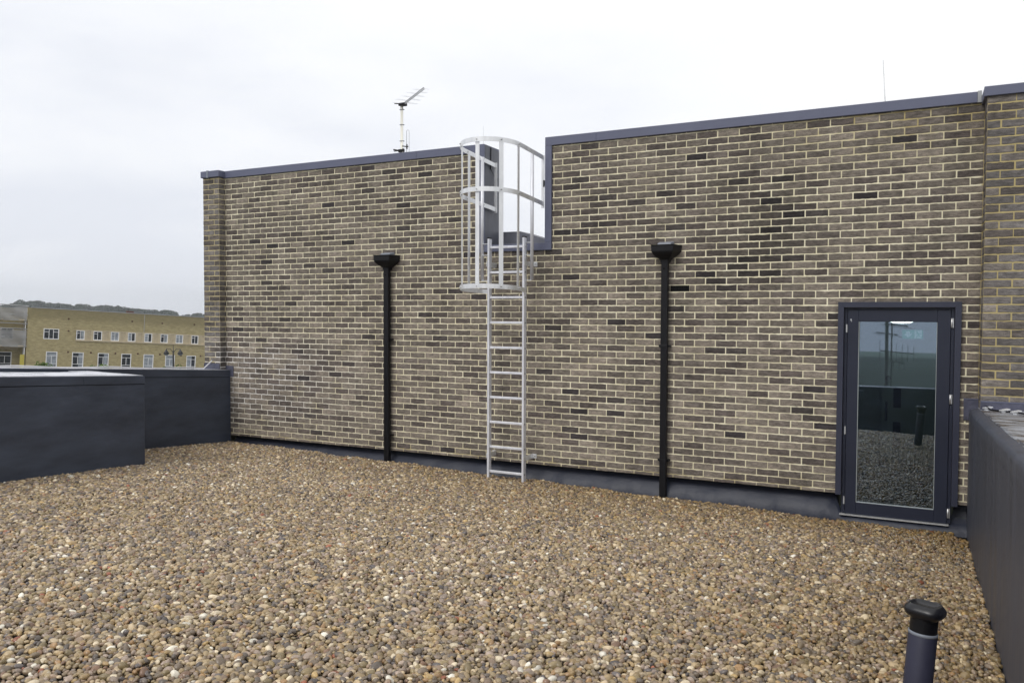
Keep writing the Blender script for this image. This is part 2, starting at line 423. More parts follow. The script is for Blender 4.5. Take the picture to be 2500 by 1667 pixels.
# low body of the building behind the wall and round the lobby
M['dark_room'] = mat('lobby_paint', (0.26, 0.31, 0.28), 0.7)
M['render'] = mat('grey_render', (0.25, 0.25, 0.25), 0.8, var=.1)
mb = MB(); mb.box(-9.5, -1.75, .342, 6, -2.6, .7); mb.box(1.0, 4.6, .342, 6, -2.6, .7); mb.box(-1.748, .998, 3.2, 6, -2.6, .7)
mb.build('rear_body', M['render'], bld)
mb = MB(); mb.box(-1.748, .998, .345, 3.198, .55, .698); mb.box(-1.748, -1.70, .345, 3.1, -1.95, .548); mb.box(.95, .998, .345, 3.1, -1.95, .548)
mb.box(-1.698, .948, 3.102, 3.198, -1.95, .548); mb.build('lobby_wall', M['dark_room'], bld)
MB().box(-1.748, .998, .1, 3.198, -2.2, -1.952).build('lobby_floor', mat('lobby_floor', (.05, .06, .055), .5), bld)

# copings ---------------------------------------------------------------
CT = 2.093
mb = MB()
OV = 0.028
def cop(x0, x1, z0=1.992, z1=CT, y0=-OV, y1=.37): mb.box(x0, x1, y0, y1, z0, z1)
cop(-9.236, -7.72); cop(-7.7195, -5.82); cop(-5.8195, -4.8275)
cop(-4.003, -3.36); cop(-3.3595, 0.438)
o = mb.build('coping', M['coping'], bld, bevel=.004); 
mb = MB(); mb.box(-4.925, -4.8275, -OV, .0, .765, 1.9915); mb.box(-4.003, -3.918, -OV, .37, .853, 1.9915); mb.build('notch_jamb_trim', M['coping'], bld, bevel=.003)
mb = MB(); mb.prism_y([(-4.8265, .765), (-3.918, .765), (-3.918, .852), (-4.8265, .852)], -OV, .12); mb.build('notch_sill_trim', M['coping'], bld, bevel=.003)
# membrane-faced return on the left of the notch, sloping down to the back
M['membrane_up'] = mat('grey_upstand', (0.125, 0.13, 0.155), 0.5, spec=.4, var=0.25, vscale=3.5, bump=.3, bscale=5, stretch=(1, 1, .35))
mb = MB(); mb.hexa([(-4.924, .001, .70), (-4.8262, .001, .70), (-4.8262, .37, .70), (-4.924, .37, .70), (-4.924, .001, 1.99), (-4.8262, .001, 2.088), (-4.8262, .37, 2.062), (-4.924, .37, 1.99)])
mb.build('notch_return', M['membrane_up'], bld)
mb = MB(); mb.prism_y([(-4.826, .70), (-4.004, .70), (-4.004, .885), (-4.526, 1.046), (-4.826, 1.047)], .371, .75)
mb.build('notch_kerb', M['membrane_up'], bld, bevel=.006)
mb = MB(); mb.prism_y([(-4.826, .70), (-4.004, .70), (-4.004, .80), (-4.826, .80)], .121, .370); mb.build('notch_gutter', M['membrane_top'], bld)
# pier coping on the left with lead-coloured joint piece, bay coping on the right
mb = MB(); mb.box(PU0 - .025, XL + .028, PY - .03, -.0295, 2.0, 2.095); mb.box(PU0 - .025, -9.2365, -.029, 2.0, 2.0, 2.095); mb.build('pier_coping', M['coping'], bld, bevel=.006)
mb = MB(); mb.box(PU0 + .10, PU0 + .135, PY - .036, .3, 1.993, 2.101); mb.build('coping_joint_cover', M['lead'], bld, bevel=.003)
mb = MB(); mb.box(BX - .03, BX1, BY - .03, .4, 1.970, 2.057); mb.build('bay_coping', M['coping'], bld, bevel=.004)
mb = MB(); mb.box(.4385, .474, -.031, .36, 1.99, 2.10); mb.build('coping_end_cap', mat('end_cap', (.32, .33, .34), .5), bld, bevel=.004)
mb = MB()
# membrane skirting below the brickwork
N = 120
xs = [XL + .10 + (XR - .07 - XL - .10) * i / N for i in range(N + 1)]
V = []; F = []
for i, x in enumerate(xs):
    w = .012 * math.sin(i * .9) + .008 * math.sin(i * 2.3)
    if -.72 < x < .31: V += [(x, .05, -2.006), (x, .0, -2.022), (x, -.045 + w * .5, -2.06), (x, -.068 + w, -2.15), (x, -.085 + w, -2.45)]
    elif x > .31: V += [(x, .12, ZB + .002), (x, .11, -1.95), (x, .02, -2.0), (x, -.055, -2.08), (x, -.085, -2.45)]
    else: V += [(x, .12, ZB + .002), (x, .075, ZB - .075), (x, -.004 + w * .5, ZB - .135), (x, -.045 + w, ZB - .26), (x, -.08 + w, -2.45)]
for i in range(N):
    for k in range(4): F.append((i * 5 + k, i * 5 + k + 1, i * 5 + k + 6, i * 5 + k + 5))
mb.add(V, F, True); mb.box(XL + .1, -.73, .125, .30, -2.5, ZB - .001); mb.box(.32, XR - .06, .125, .30, -2.5, ZB - .001)
M['skirt'] = mat('skirting_membrane', (0.018, 0.022, 0.038), .46, spec=.35, var=.12, vscale=1.5, bump=.6, bscale=2.2, stretch=(1, 1, .9), bdist=.05)
mb.build('membrane_skirting', M['skirt'], bld)
# air brick
mb = MB(); mb.box(-2.478, -2.266, -.0015, .0, *vent_z)
ab = mb.build('air_brick', M['blackdeep'], bld)
mb = MB()
for i in range(5):
    z = vent_z[0] + .006 + i * .0128; mb.box(-2.471, -2.273, -.006, -.002, z, z + .004)
mb.box(-2.478, -2.4715, -.006, -.002, vent_z[0], vent_z[1]); mb.box(-2.2725, -2.266, -.006, -.002, vent_z[0], vent_z[1])
mb.build('louvre', M['black'], ab)

# ------------------------------------------------------------------ door (part of the building)
mb = MB()   # mitred surround, 55 mm face, stands 45 mm off the wall
x0, x1, zt, zb = -0.742, 0.348, 0.134, -1.812
t = .055
for poly in ([(x0, zt), (x0, zb), (x0 + t, zb), (x0 + t, zt - t)], [(x0, zt), (x0 + t, zt - t), (x1 - t, zt - t), (x1, zt)], [(x1, zt), (x1 - t, zt - t), (x1 - t, zb - .01), (x1, zb - .01)]):
    mb.prism_y(poly, -.048, -.004)
door = mb.build('door', M['trim'], bld, bevel=.002)
mb = MB()   # fixed frame inside the reveal
mb.box(x0 + t + .001, -.655, .000, .09, -2.0, zt - t - .001); mb.box(.262, x1 - t - .001, .000, .09, -2.0, zt - t - .001); mb.box(-.6545, .2615, .000, .09, .0575, zt - t - .001); mb.box(-.6545, -.62, .0615, .09, -2.0, .057); mb.box(.228, .2615, .0615, .09, -2.0, .057); mb.box(-.6195, .2275, .0615, .09, .02, .057)
mb.build('door_frame', M['frame'], door, bevel=.003)
lx0, lx1, lz0, lz1 = -.652, .259, -2.003, .056
gx0, gx1, gz0, gz1 = -.551, .146, -1.881, -.061
mb = MB()
mb.box(lx0, gx0, -.008, .06, lz0, lz1); mb.box(gx1, lx1, -.008, .06, lz0, lz1); mb.box(gx0 + .0005, gx1 - .0005, -.008, .06, gz1, lz1); mb.box(gx0 + .0005, gx1 - .0005, -.008, .06, lz0, gz0)
mb.build('door_leaf', M['frame'], door, bevel=.003)
mb = MB()   # glazing bead and pale edge seal
bz = .006
mb.box(gx0, gx0 + bz, .001, .02, gz0, gz1); mb.box(gx1 - bz * .6, gx1, .001, .02, gz0, gz1); mb.box(gx0 + bz, gx1 - bz * .6, .001, .02, gz0, gz0 + bz)
mb.build('glazing_seal', mat('pale_seal', (.42, .46, .46), .4), door)
mb = MB(); tl = .021
mb.hexa([(gx0, .012, gz0), (gx1, .012, gz0), (gx1, .014, gz0), (gx0, .014, gz0), (gx0, .012 + tl * 1.82, gz1), (gx1, .012 + tl * 1.82, gz1), (gx1, .014 + tl * 1.82, gz1), (gx0, .014 + tl * 1.82, gz1)])
def glass_mat():
    m = bpy.data.materials.new('double_glazing'); m.use_nodes = True; t_ = m.node_tree; t_.nodes.clear()
    out = t_.nodes.new('ShaderNodeOutputMaterial'); tr = t_.nodes.new('ShaderNodeBsdfTransparent'); gl = t_.nodes.new('ShaderNodeBsdfGlossy')
    tr.inputs['Color'].default_value = (.52, .60, .62, 1); gl.inputs['Color'].default_value = (.66, .77, .93, 1); gl.inputs['Roughness'].default_value = 0.015
    mxx = t_.nodes.new('ShaderNodeMixShader'); mxx.inputs[0].default_value = .27
    t_.links.new(tr.outputs[0], mxx.inputs[1]); t_.links.new(gl.outputs[0], mxx.inputs[2]); t_.links.new(mxx.outputs[0], out.inputs[0]); return m
mb.build('glass_pane', glass_mat(), door)
M['chrome'] = mat('hinge_steel', (.7, .7, .7), .3, metal=.6)
for z in (-.07, -.80, -1.90):
    mb = MB(); mb.tube([(.268, -.012, z - .045), (.268, -.012, z + .045)], .008, 10); mb.box(.266, .284, -.006, -.001, z - .045, z + .045); mb.build('hinge', M['chrome'], door)
for z in (-.13, -1.16, -1.87):
    mb = MB(); mb.box(-.668, -.656, -.006, -.001, z - .04, z + .04); mb.build('hinge', M['steel'], door)
mb = MB(); mb.box(-.70, .275, -.034, .10, -2.018, -2.006); mb.build('threshold', M['steel'], door)
mb = MB(); mb.box(gx0 + .002, gx0 + .05, .075, .085, -.765, -.75); mb.box(gx0 - .02, gx0, .062, .085, -.78, -.74); mb.build('lever_handle', M['chrome'], door)
mb = MB(); mb.box(-.628, -.617, -.011, -.007, -.052, -.034); mb.box(-.62, -.615, -.011, -.007, -.064, -.050); mb.build('lock_keeper', M['steel'], door)
# inner lobby door
il = bpy.data.objects.new('x', None); bpy.data.objects.remove(il)
mb = MB(); mb.box(-.44, .42, 2.95, 3.0, -1.95, .15); idr = mb.build('inner_door', mat('inner_door_paint', (.30, .36, .33), .6), bld, bevel=.004)
for (a, b) in ((-1.21, -.95), (-1.73, -1.40)):
    MB().box(-.30, -.21, 2.940, 2.949, a - .0, b).build('vision_panel', M['blackdeep'], idr)
MB().tube([(-.38, 2.90, -1.38), (-.38, 2.90, -1.13)], .012, 8).build('pull_handle', M['black'], idr)
MB().lathe([(.0, 0), (.033, 0), (.033, .03), (0, .03)], (-.365, 2.92, -.82), 20, Matrix.Rotation(R(90), 4, 'X')).build('lock_knob', M['black'], idr)

# exit sign hanging in the lobby
M['exit_green'] = mat('exit_green', (.03, .30, .22), .5)
eg = M['exit_green'].node_tree.nodes['Principled BSDF']; eg.inputs['Emission Color'].default_value = (.03, .30, .22, 1); eg.inputs['Emission Strength'].default_value = 1.0
M['exit_white'] = mat('exit_white', (.7, .8, .8), .5)
eg = M['exit_white'].node_tree.nodes['Principled BSDF']; eg.inputs['Emission Color'].default_value = (.6, .85, .85, 1); eg.inputs['Emission Strength'].default_value = .55
ES = thing('exit_sign', 'green illuminated exit sign with down arrow and running figure behind the door glass', 'sign', (-.22, 1.2, -.15))
def loc(o, p):   # o's mesh is authored in world coordinates; move it under a thing placed at p
    o.data.transform(Matrix.Translation(-Vector(p)))
    return o
exx, eyy, ezz = -.075, 1.2, -.208
W, H = .205, .098
sp_ = loc(MB().box(exx - W / 2 - .015, exx + W / 2 + .015, eyy, eyy + .02, ezz - H / 2 - .015, ezz + H / 2 + .015).build('sign_housing', mat('sign_case', (.45, .55, .55), .4), ES), ES.location)
loc(MB().box(exx - W / 2, exx + W / 2, eyy - .004, eyy - .001, ezz - H / 2, ezz + H / 2).build('green_panel', M['exit_green'], ES), ES.location)
mb = MB(); ax = exx - .045
mb.prism_y([(ax - .02, ezz + .035), (ax - .02, ezz + .005), (ax - .042, ezz + .005), (ax, ezz - .036), (ax + .042, ezz + .005), (ax + .02, ezz + .005), (ax + .02, ezz + .035)], eyy - .009, eyy - .005)
loc(mb.build('down_arrow', M['exit_white'], ES), ES.location)
loc(MB().box(exx + .018, exx + .092, eyy - .009, eyy - .005, ezz - .045, ezz + .045).build('doorway_symbol', M['exit_white'], ES), ES.location)
mb = MB(); rx = exx + .055
mb.lathe([(0, 0), (.009, 0), (.009, .003), (0, .003)], (rx - .012, eyy - .010, ezz + .031), 14, Matrix.Rotation(R(90), 4, 'X'))
for a, b, w in (((rx - .008, ezz + .02), (rx + .006, ezz - .006), .013), ((rx - .006, ezz + .016), (rx - .028, ezz + .006), .006), ((rx - .004, ezz + .018), (rx + .016, ezz + .004), .006), ((rx + .016, ezz + .004), (rx + .03, ezz + .010), .006),
                ((rx + .006, ezz - .006), (rx - .010, ezz - .018), .008), ((rx - .010, ezz - .018), (rx - .020, ezz - .040), .007), ((rx + .006, ezz - .006), (rx + .018, ezz - .024), .008), ((rx + .018, ezz - .024), (rx + .034, ezz - .030), .007)):
    mb.bar((a[0], eyy - .011, a[1]), (b[0], eyy - .011, b[1]), .002, w, up=(-(b[1] - a[1]), 0, b[0] - a[0]))
loc(mb.build('running_figure', M['exit_green'], ES), ES.location)
loc(MB().bar((exx - .08, eyy + .01, ezz + .06), (exx - .08, eyy + .01, .549), .006, .006, up=(0, 1, 0)).bar((exx + .08, eyy + .01, ezz + .06), (exx + .08, eyy + .01, .549), .006, .006, up=(0, 1, 0)).build('hanger', M['steel'], ES), ES.location)
# round bulkhead light on the lobby ceiling
M['lamp_glow'] = mat('lamp_diffuser', (.9, .85, .7), .5)
eg = M['lamp_glow'].node_tree.nodes['Principled BSDF']; eg.inputs['Emission Color'].default_value = (1, .93, .78, 1); eg.inputs['Emission Strength'].default_value = 14
LL = thing('ceiling_light', 'round lit ceiling light just inside the top of the glazed door', 'light', (-.20, 1.9, .548))
loc(MB().lathe([(.0, .20), (.09, .205), (.155, .235), (.17, .27), (.17, .30)], (-.20, 1.9, -.295), 28).build('diffuser', M['lamp_glow'], LL), (-.20, 1.9, .548))
loc(MB().lathe([(.17, .301), (.18, .301), (.18, .33), (0, .33)], (-.20, 1.9, -.295), 28).tube([(-.20, 1.9, .03), (-.20, 1.9, .548)], .01, 8).build('housing', M['white'], LL), (-.20, 1.9, .548))

# ------------------------------------------------------------------ drainpipes with hoppers
def drainpipe(px, z_foot, label, clips):
    P = (px, -.07, z_foot)
    t_ = thing('drainpipe', label, 'drainpipe', P, 'black drainpipes on the brick wall')
    w, dpt = .075, .06
    y1 = -.028; y0 = y1 - dpt
    o = loc(MB().box(px - w / 2, px + w / 2, y0, y1, z_foot - .2, .62).build('pipe', M['black'], t_, bevel=.006), P)
    hw, hz = .165, .765
    mb = MB()
    yb, yf = -.008, -.185
    def ring(wb, wf, yf_, z): return [(px - wb, yb, z), (px - wf, yf_, z), (px + wf, yf_, z), (px + wb, yb, z)]
    prof = [(.175, .128, yf - .010, hz), (.172, .125, yf, hz - .008), (.168, .122, yf, hz - .07), (.150, .112, yf + .01, hz - .092), (.105, .082, yf + .045, hz - .13), (.048, .046, y0 - .006, hz - .160), (.046, .044, y0 - .004, hz - .19)]
    V = []; 
    for a, b, c, d in prof: V += ring(a, b, c, d)
    F = []
    for i in range(len(prof) - 1):
        for k in range(4): F.append((i * 4 + k, i * 4 + (k + 1) % 4, i * 4 + 4 + (k + 1) % 4, i * 4 + 4 + k))
    # inside lip
    o2 = len(V); V += [(px - .165, yb, hz), (px - .120, yf + .006, hz), (px + .120, yf + .006, hz), (px + .165, yb, hz), (px - .15, yb, hz - .06), (px - .11, yf + .014, hz - .06), (px + .11, yf + .014, hz - .06), (px + .15, yb, hz - .06)]
    for k in range(4): F.append((k, (k + 1) % 4, o2 + (k + 1) % 4, o2 + k)); F.append((o2 + k, o2 + (k + 1) % 4, o2 + 4 + (k + 1) % 4, o2 + 4 + k))
    F.append((o2 + 4, o2 + 5, o2 + 6, o2 + 7)); mb.add(V, F)
    loc(mb.build('hopper', M['black'], t_, bevel=.003), P)
    mb = MB(); mb.hexa([(px - .085, -.12, hz - .05), (px + .085, -.12, hz - .05), (px + .085, .0, hz - .05), (px - .085, .0, hz - .05), (px - .075, -.10, hz + .024), (px + .075, -.10, hz + .024), (px + .085, .0, hz + .044), (px - .085, .0, hz + .044)])
    loc(mb.build('wall_outlet', M['lead'], t_, bevel=.006), P)
    for z in clips:
        mb = MB(); mb.box(px - w / 2 - .004, px + w / 2 + .004, y0 - .004, y1 + .002, z - .014, z + .014); mb.box(px + w / 2 + .0041, px + w / 2 + .028, y1 - .03, -.002, z - .012, z + .012); mb.box(px - w / 2 - .028, px - w / 2 - .0041, y1 - .03, -.002, z - .012, z + .012)
        loc(mb.build('pipe_clip', M['black'], t_, bevel=.002), P)
    mb = MB(); mb.box(px - .012, px + .006, y0 - .004, y0, .50, .515); loc(mb.build('screw_boss', M['blackdeep'], t_), P)
    return t_
drainpipe(-6.262, -1.95, 'black square drainpipe and hopper on the brick wall to the left of the ladder', (-.335, -1.60))
drainpipe(-2.525, -2.05, 'black square drainpipe and hopper on the brick wall between ladder and glazed door', (-.345, -1.615))

# ------------------------------------------------------------------ caged ladder
LX, LY = -4.408, -.22
SL, SR = -4.642, -4.175
LP = (LX, LY, -2.05)
lad = thing('caged_ladder', 'aluminium roof ladder with three-hoop safety cage fixed to the brick wall', 'ladder', LP)
L = lambda o: loc(o, LP)
for x in (SL, SR):
    st = L(MB().box(x - .013, x + .013, -.252, -.185, -2.16, .905).build('stile', M['aludull'], lad, bevel=.003))
    L(MB().box(x - .0155, x + .0155, -.255, -.182, .9055, .918).build('end_cap', M['black'], st, bevel=.002))
    sl = MB()
    for k in range(10):
        z = .80 - .3 * k
        sl.box(x + .0131, x + .0145, -.226, -.214, z - .012, z + .006)
    L(sl.build('rung_socket', M['blackdeep'], st))
for k in range(10):
    z = .80 - .3 * k
    mb = MB(); mb.box(SL + .0135, SR - .0135, -.236, -.204, z - .014, z + .014)
    L(mb.build('rung', M['aludull'], lad, bevel=.004))
TILT = .062
def hz_(z0, y): return z0 - TILT * (y + .2)
def hoop(z0, yL, yR, start_at_stile):
    pts = []; xl, xr, yc, ym = -4.785, -4.055, -.56, -.95
    pts.append((xl if not start_at_stile else SL - .016, yL, 0))
    if start_at_stile: pts = [(SL - .016, -.235, 0), (-4.70, -.30, 0)]
    n = 22
    pts2 = []
    for i in range(n + 1):
        a = math.pi - math.pi * i / n
        pts2.append((LX - .012 + .365 * math.cos(a), yc - .395 * math.sin(a), 0))
    pts += pts2
    if start_at_stile: pts += [(-4.115, -.30, 0), (SR + .016, -.235, 0)]
    else: pts.append((xr, yR, 0))
    pts = [(x, y, hz_(z0, y)) for x, y, _ in pts]
    return MB().strip(pts, .052, .005), pts2
ENDL, ENDR = .20, .03
ho = []
for z0, s_ in ((1.885, False), (1.338, False), (.268, True)):
    mb, pts2 = hoop(z0, ENDL, ENDR, s_)
    ho.append(L(mb.build('cage_hoop', M['alu'], lad)))
# vertical straps bolted to the inside of the hoops
strp = [(-4.772, -.50, 90), (-4.672, -.835, 45), (-4.408, -.943, 0), (-4.158, -.842, -45), (-4.058, -.61, -90)]
for (x, y, ang) in strp:
    c, s_ = math.cos(R(ang)), math.sin(R(ang))
    tdir = Vector((c, -s_, 0)) if ang >= 0 else Vector((c, -s_, 0))
    n_ = Vector((LX - x, -.56 - y, 0)).normalized() * .006 if ang in (0, 45, -45) else Vector((LX - x, 0, 0)).normalized() * .006
    tang = Vector((-n_.y, n_.x, 0)).normalized()
    p = Vector((x, y, 0)) + n_
    mb = MB(); mb.bar((p.x, p.y, .262 - TILT * (y + .2)), (p.x, p.y, 1.862 - TILT * (y + .2)), .006 if False else .050, .005, up=tuple(n_.normalized()))
    stp = L(mb.build('cage_strap', M['alu'], lad))
    bo = MB()
    for z0 in (1.885, 1.338, .268):
        q = Vector((x, y, hz_(z0, y))) - n_.normalized() * .004
        nn = -n_.normalized(); bo.tube([q, q + nn * .010, q + nn * .0105, q + nn * .022], [.0095, .0095, .005, .005], 8)
    L(bo.build('bolt', M['steel'], stp))
# end bars closing the open side of the two upper hoops
for x, y in ((-4.785, ENDL), (-4.055, ENDR)):
    L(MB().box(x - .018, x + .018, y - .004, y + .004, 1.270, 1.895).build('cage_end_bar', M['alu'], lad))
# grab tubes either side, with brackets to the stiles
for sgn, x in ((-1, -4.752), (1, -4.085)):
    g = L(MB().tube([(x, -.205, .405), (x, -.205, 1.893)], .0205, 14).build('grab_tube', M['aludull'], lad))
    xs_ = SL - .0135 if sgn < 0 else SR + .0135
    for z in (.40, .845, .70) if sgn > 0 else (.405, .845, .71):
        mb = MB(); mb.box(min(x, xs_), max(x, xs_), -.225, -.190, z - .003, z + .003); 
        xa, xb = (xs_ - .004, xs_) if sgn < 0 else (xs_, xs_ + .004)
        mb.box(xa, xb, -.225, -.190, z - .06, z - .0031)
        br = L(mb.build('tube_bracket', M['alu'], lad))
        L(MB().tube([(xb if sgn > 0 else xa, -.207, z - .04), ((xb + .012) if sgn > 0 else xa - .012, -.207, z - .04)], .006, 8).build('bolt', M['steel'], br))
    mb = MB()
    for z in (1.885 - .02, 1.338 - .02):
        mb.tube([(x, -.205, z), (x + .034 * 1, -.205, z + .004)], .004, 6); 
    L(mb.build('tube_bolt', M['steel'], lad))
# wall brackets
for z in (.60, -1.71):
    for x, dx in ((SL, -.05), (SR, .045)):
        s_ = 1 if dx > 0 else -1
        mb = MB(); xo = x + s_ * .014
        mb.box(min(xo, xo + s_ * .005), max(xo, xo + s_ * .005), -.262, -.009, z - .028, z + .028)
        mb.box(min(xo, xo + s_ * .055), max(xo, xo + s_ * .055), -.0085, -.0055, z - .028, z + .028)
        b_ = L(mb.build('wall_bracket', M['alu'], lad))
        L(MB().tube([(xo + s_ * .035, -.008, z), (xo + s_ * .035, -.018, z)], .007, 8).build('bolt', M['steel'], b_))
# latch and short chain on the right end bar
mb = MB(); mb.box(-4.050, -4.034, .02, .045, 1.52, 1.60); la = L(mb.build('gate_latch', M['black'], lad, bevel=.004))
pts = [(-4.040 + .006 * i, .03 - .004 * i, 1.535 - .018 * math.sin(i / 7 * 3.14159 * .8)) for i in range(8)]
L(MB().tube(pts, .003, 6).build('gate_chain', M['steel'], lad))

# black strap and hanging wire over the notch return
cb = thing('hanging_cable', 'thin black cable hanging over the grey upstand beside the ladder cage', 'cable', (-4.82, .14, 2.09))
loc(MB().tube([(-4.826, .145, 2.085), (-4.82, .14, 2.06), (-4.82, .135, 1.90), (-4.818, .12, 1.80)], .006, 6).build('strap', M['black'], cb), (-4.82, .14, 2.09))
loc(MB().tube([(-4.818, .125 + .22 * i / 12, 1.82 - .11 * math.sin(i / 12 * 2.0)) for i in range(13)], .003, 6).build('wire', M['black'], cb), (-4.82, .14, 2.09))

# ------------------------------------------------------------------ roof: base sheet and pebbles
def gz(x, y):
    base = -2.095 - .021 * x
    if y > -6.2: return base - .058 * y
    return base + .058 * 6.2 + .10 * (y + 6.2)
GX0, GX1, GY0, GY1 = -9.16, .42, -10.6, -.045
V = []; F = []; nx_, ny_ = 40, 60
for j in range(ny_ + 1):
    for i in range(nx_ + 1):
        x = GX0 - .02 + (GX1 - GX0 + .04) * i / nx_; y = GY0 + (GY1 + .06 - GY0) * j / ny_
        V.append((x, y, gz(x, y) - .022))
for j in range(ny_):
    for i in range(nx_):
        a = j * (nx_ + 1) + i; F.append((a, a + 1, a + nx_ + 2, a + nx_ + 1))
rb = MB().add(V, F).build('roof_deck', mat('pebble_gap_shade', (.016, .012, .008), .9, var=.3, vscale=60), None)  # near-black colour stands in for the shade in the pebble gaps
tag(rb, kind='structure')

def pebbles():
    P = []; T = []; S = []; Ro = []
    pal = np.array([s2l(c) for c in [(163, 146, 120), (148, 130, 104), (130, 116, 100), (176, 160, 138), (120, 108, 98), (140, 122, 108), (104, 96, 92), (196, 184, 166), (158, 136, 104), (152, 124, 94), (124, 100, 86), (206, 202, 196), (98, 92, 94), (176, 152, 112), (155, 140, 132), (136, 122, 96), (146, 92, 72)]])
    prob = np.array([.13, .13, .12, .10, .10, .10, .07, .05, .045, .045, .03, .012, .045, .018, .10, .09, .004]); prob /= prob.sum()
    lum = pal @ np.array([.2126, .7152, .0722]); pal = np.clip(lum[:, None] + (pal - lum[:, None]) * 1.05, .01, 1); pal = pal * (pal.mean(1, keepdims=True) / .22) ** .12
    for layer, (pitch, dz) in enumerate(((.032, -.027), (.0268, -.002))):
        xs = np.arange(GX0, GX1, pitch); ys = np.arange(GY0, GY1, pitch * .9)
        X, Y = np.meshgrid(xs, ys); X = X.ravel(); Y = Y.ravel()
        X = X + rng.uniform(-.5, .5, X.size) * pitch; Y = Y + rng.uniform(-.5, .5, Y.size) * pitch
        # leave out what stands inside the box upstand, keep the little open gutter corner clear
        k = ~((X < -8.16) & (Y < -2.30)) & ~((X > .325) & (Y > -.25)) & (X > GX0 + .01) & (X < GX1 + .0)
        X = X[k]; Y = Y[k]; n = X.size
        Z = np.where(Y > -6.2, -2.095 - .021 * X - .058 * Y, -2.095 - .021 * X + .058 * 6.2 + .10 * (Y + 6.2)) + dz
        Z = Z + .006 * np.sin(X * 3.1 + 1) * np.cos(Y * 2.3) + .004 * np.sin(X * 9 + Y * 7) + .012 * np.clip((Y + .22) / .2, 0, 1) * (0.5 + 0.5 * np.sin(X * 7.3))
        Z = Z + rng.uniform(-.006, .006, n)
        r = np.exp(rng.normal(math.log(.0139), .26, n)); r = np.clip(r, .0085, .026)
        big = rng.random(n) < .004; r[big] = rng.uniform(.024, .031, big.sum())
        a = r * rng.uniform(1.0, 1.4, n); b = r * rng.uniform(.78, 1.0, n); c = r * rng.uniform(.60, .92, n)
        ci = rng.choice(len(pal), n, p=prob)
        # damp, browner patches along the wall and in soft islands
        col = pal[ci] * rng.uniform(.74, 1.30, n)[:, None] * np.array([1.06, 1.06, 1.0])
        wet = np.clip(.5 + .5 * np.sin(X * 1.1 + 2.0) * np.sin(Y * 1.4 + .5) , 0, 1) * .10 + np.clip((Y + 1.6) / 1.5, 0, 1) * .26 * np.clip((X + 9) / 6, .2, 1) + np.clip((X + 1.2) / 1.4, 0, 1) * .20
        col = col * (1 - wet[:, None] * np.array([.85, 1.05, 1.45]))
        P.append(np.stack([X, Y, Z], 1)); T.append(col); S.append(np.stack([a, b, c], 1))
        Ro.append(np.stack([rng.normal(0, .38, n), rng.normal(0, .38, n), rng.uniform(0, 6.283, n)], 1))
    P = np.concatenate(P).astype(np.float32); T = np.concatenate(T); S = np.concatenate(S).astype(np.float32); Ro = np.concatenate(Ro).astype(np.float32)
    me = bpy.data.meshes.new('pebbles'); me.vertices.add(len(P)); me.vertices.foreach_set('co', P.ravel())
    at = me.attributes.new('tint', 'FLOAT_COLOR', 'POINT'); at.data.foreach_set('color', np.concatenate([T, np.ones((len(T), 1))], 1).astype(np.float32).ravel())
    at = me.attributes.new('siz', 'FLOAT_VECTOR', 'POINT'); at.data.foreach_set('vector', S.ravel())
    at = me.attributes.new('rot', 'FLOAT_VECTOR', 'POINT'); at.data.foreach_set('vector', Ro.ravel())
    print('pebbles', len(P))
    m = bpy.data.materials.new('river_pebble'); m.use_nodes = True; t_ = m.node_tree; b = t_.nodes['Principled BSDF']
    an = t_.nodes.new('ShaderNodeAttribute'); an.attribute_type = 'INSTANCER'; an.attribute_name = 'tint'
    co = t_.nodes.new('ShaderNodeTexCoord'); nn = t_.nodes.new('ShaderNodeTexNoise'); nn.inputs['Scale'].default_value = 1.3; nn.inputs['Detail'].default_value = 5
    nn.noise_dimensions = '4D'
    oi = t_.nodes.new('ShaderNodeObjectInfo'); w_ = t_.nodes.new('ShaderNodeMath'); w_.operation = 'MULTIPLY'; w_.inputs[1].default_value = 50
    t_.links.new(oi.outputs['Random'], w_.inputs[0]); t_.links.new(w_.outputs[0], nn.inputs['W'])
    t_.links.new(co.outputs['Object'], nn.inputs['Vector'])
    q = t_.nodes.new('ShaderNodeMapRange'); q.inputs['From Min'].default_value = .3; q.inputs['From Max'].default_value = .7; q.inputs['To Min'].default_value = .78; q.inputs['To Max'].default_value = 1.22
    t_.links.new(nn.outputs['Fac'], q.inputs['Value'])
    v = t_.nodes.new('ShaderNodeVectorMath'); v.operation = 'SCALE'; t_.links.new(an.outputs['Color'], v.inputs[0]); t_.links.new(q.outputs[0], v.inputs['Scale'])
    t_.links.new(v.outputs[0], b.inputs['Base Color']); b.inputs['Roughness'].default_value = .36; b.inputs['Specular IOR Level'].default_value = .55
    ng = bpy.data.node_groups.new('pebble_scatter', 'GeometryNodeTree')
    ng.interface.new_socket('Geometry', in_out='INPUT', socket_type='NodeSocketGeometry'); ng.interface.new_socket('Geometry', in_out='OUTPUT', socket_type='NodeSocketGeometry')
    gi = ng.nodes.new('NodeGroupInput'); go = ng.nodes.new('NodeGroupOutput')
    g2i = ng.nodes.new('GeometryNodeGeometryToInstance')
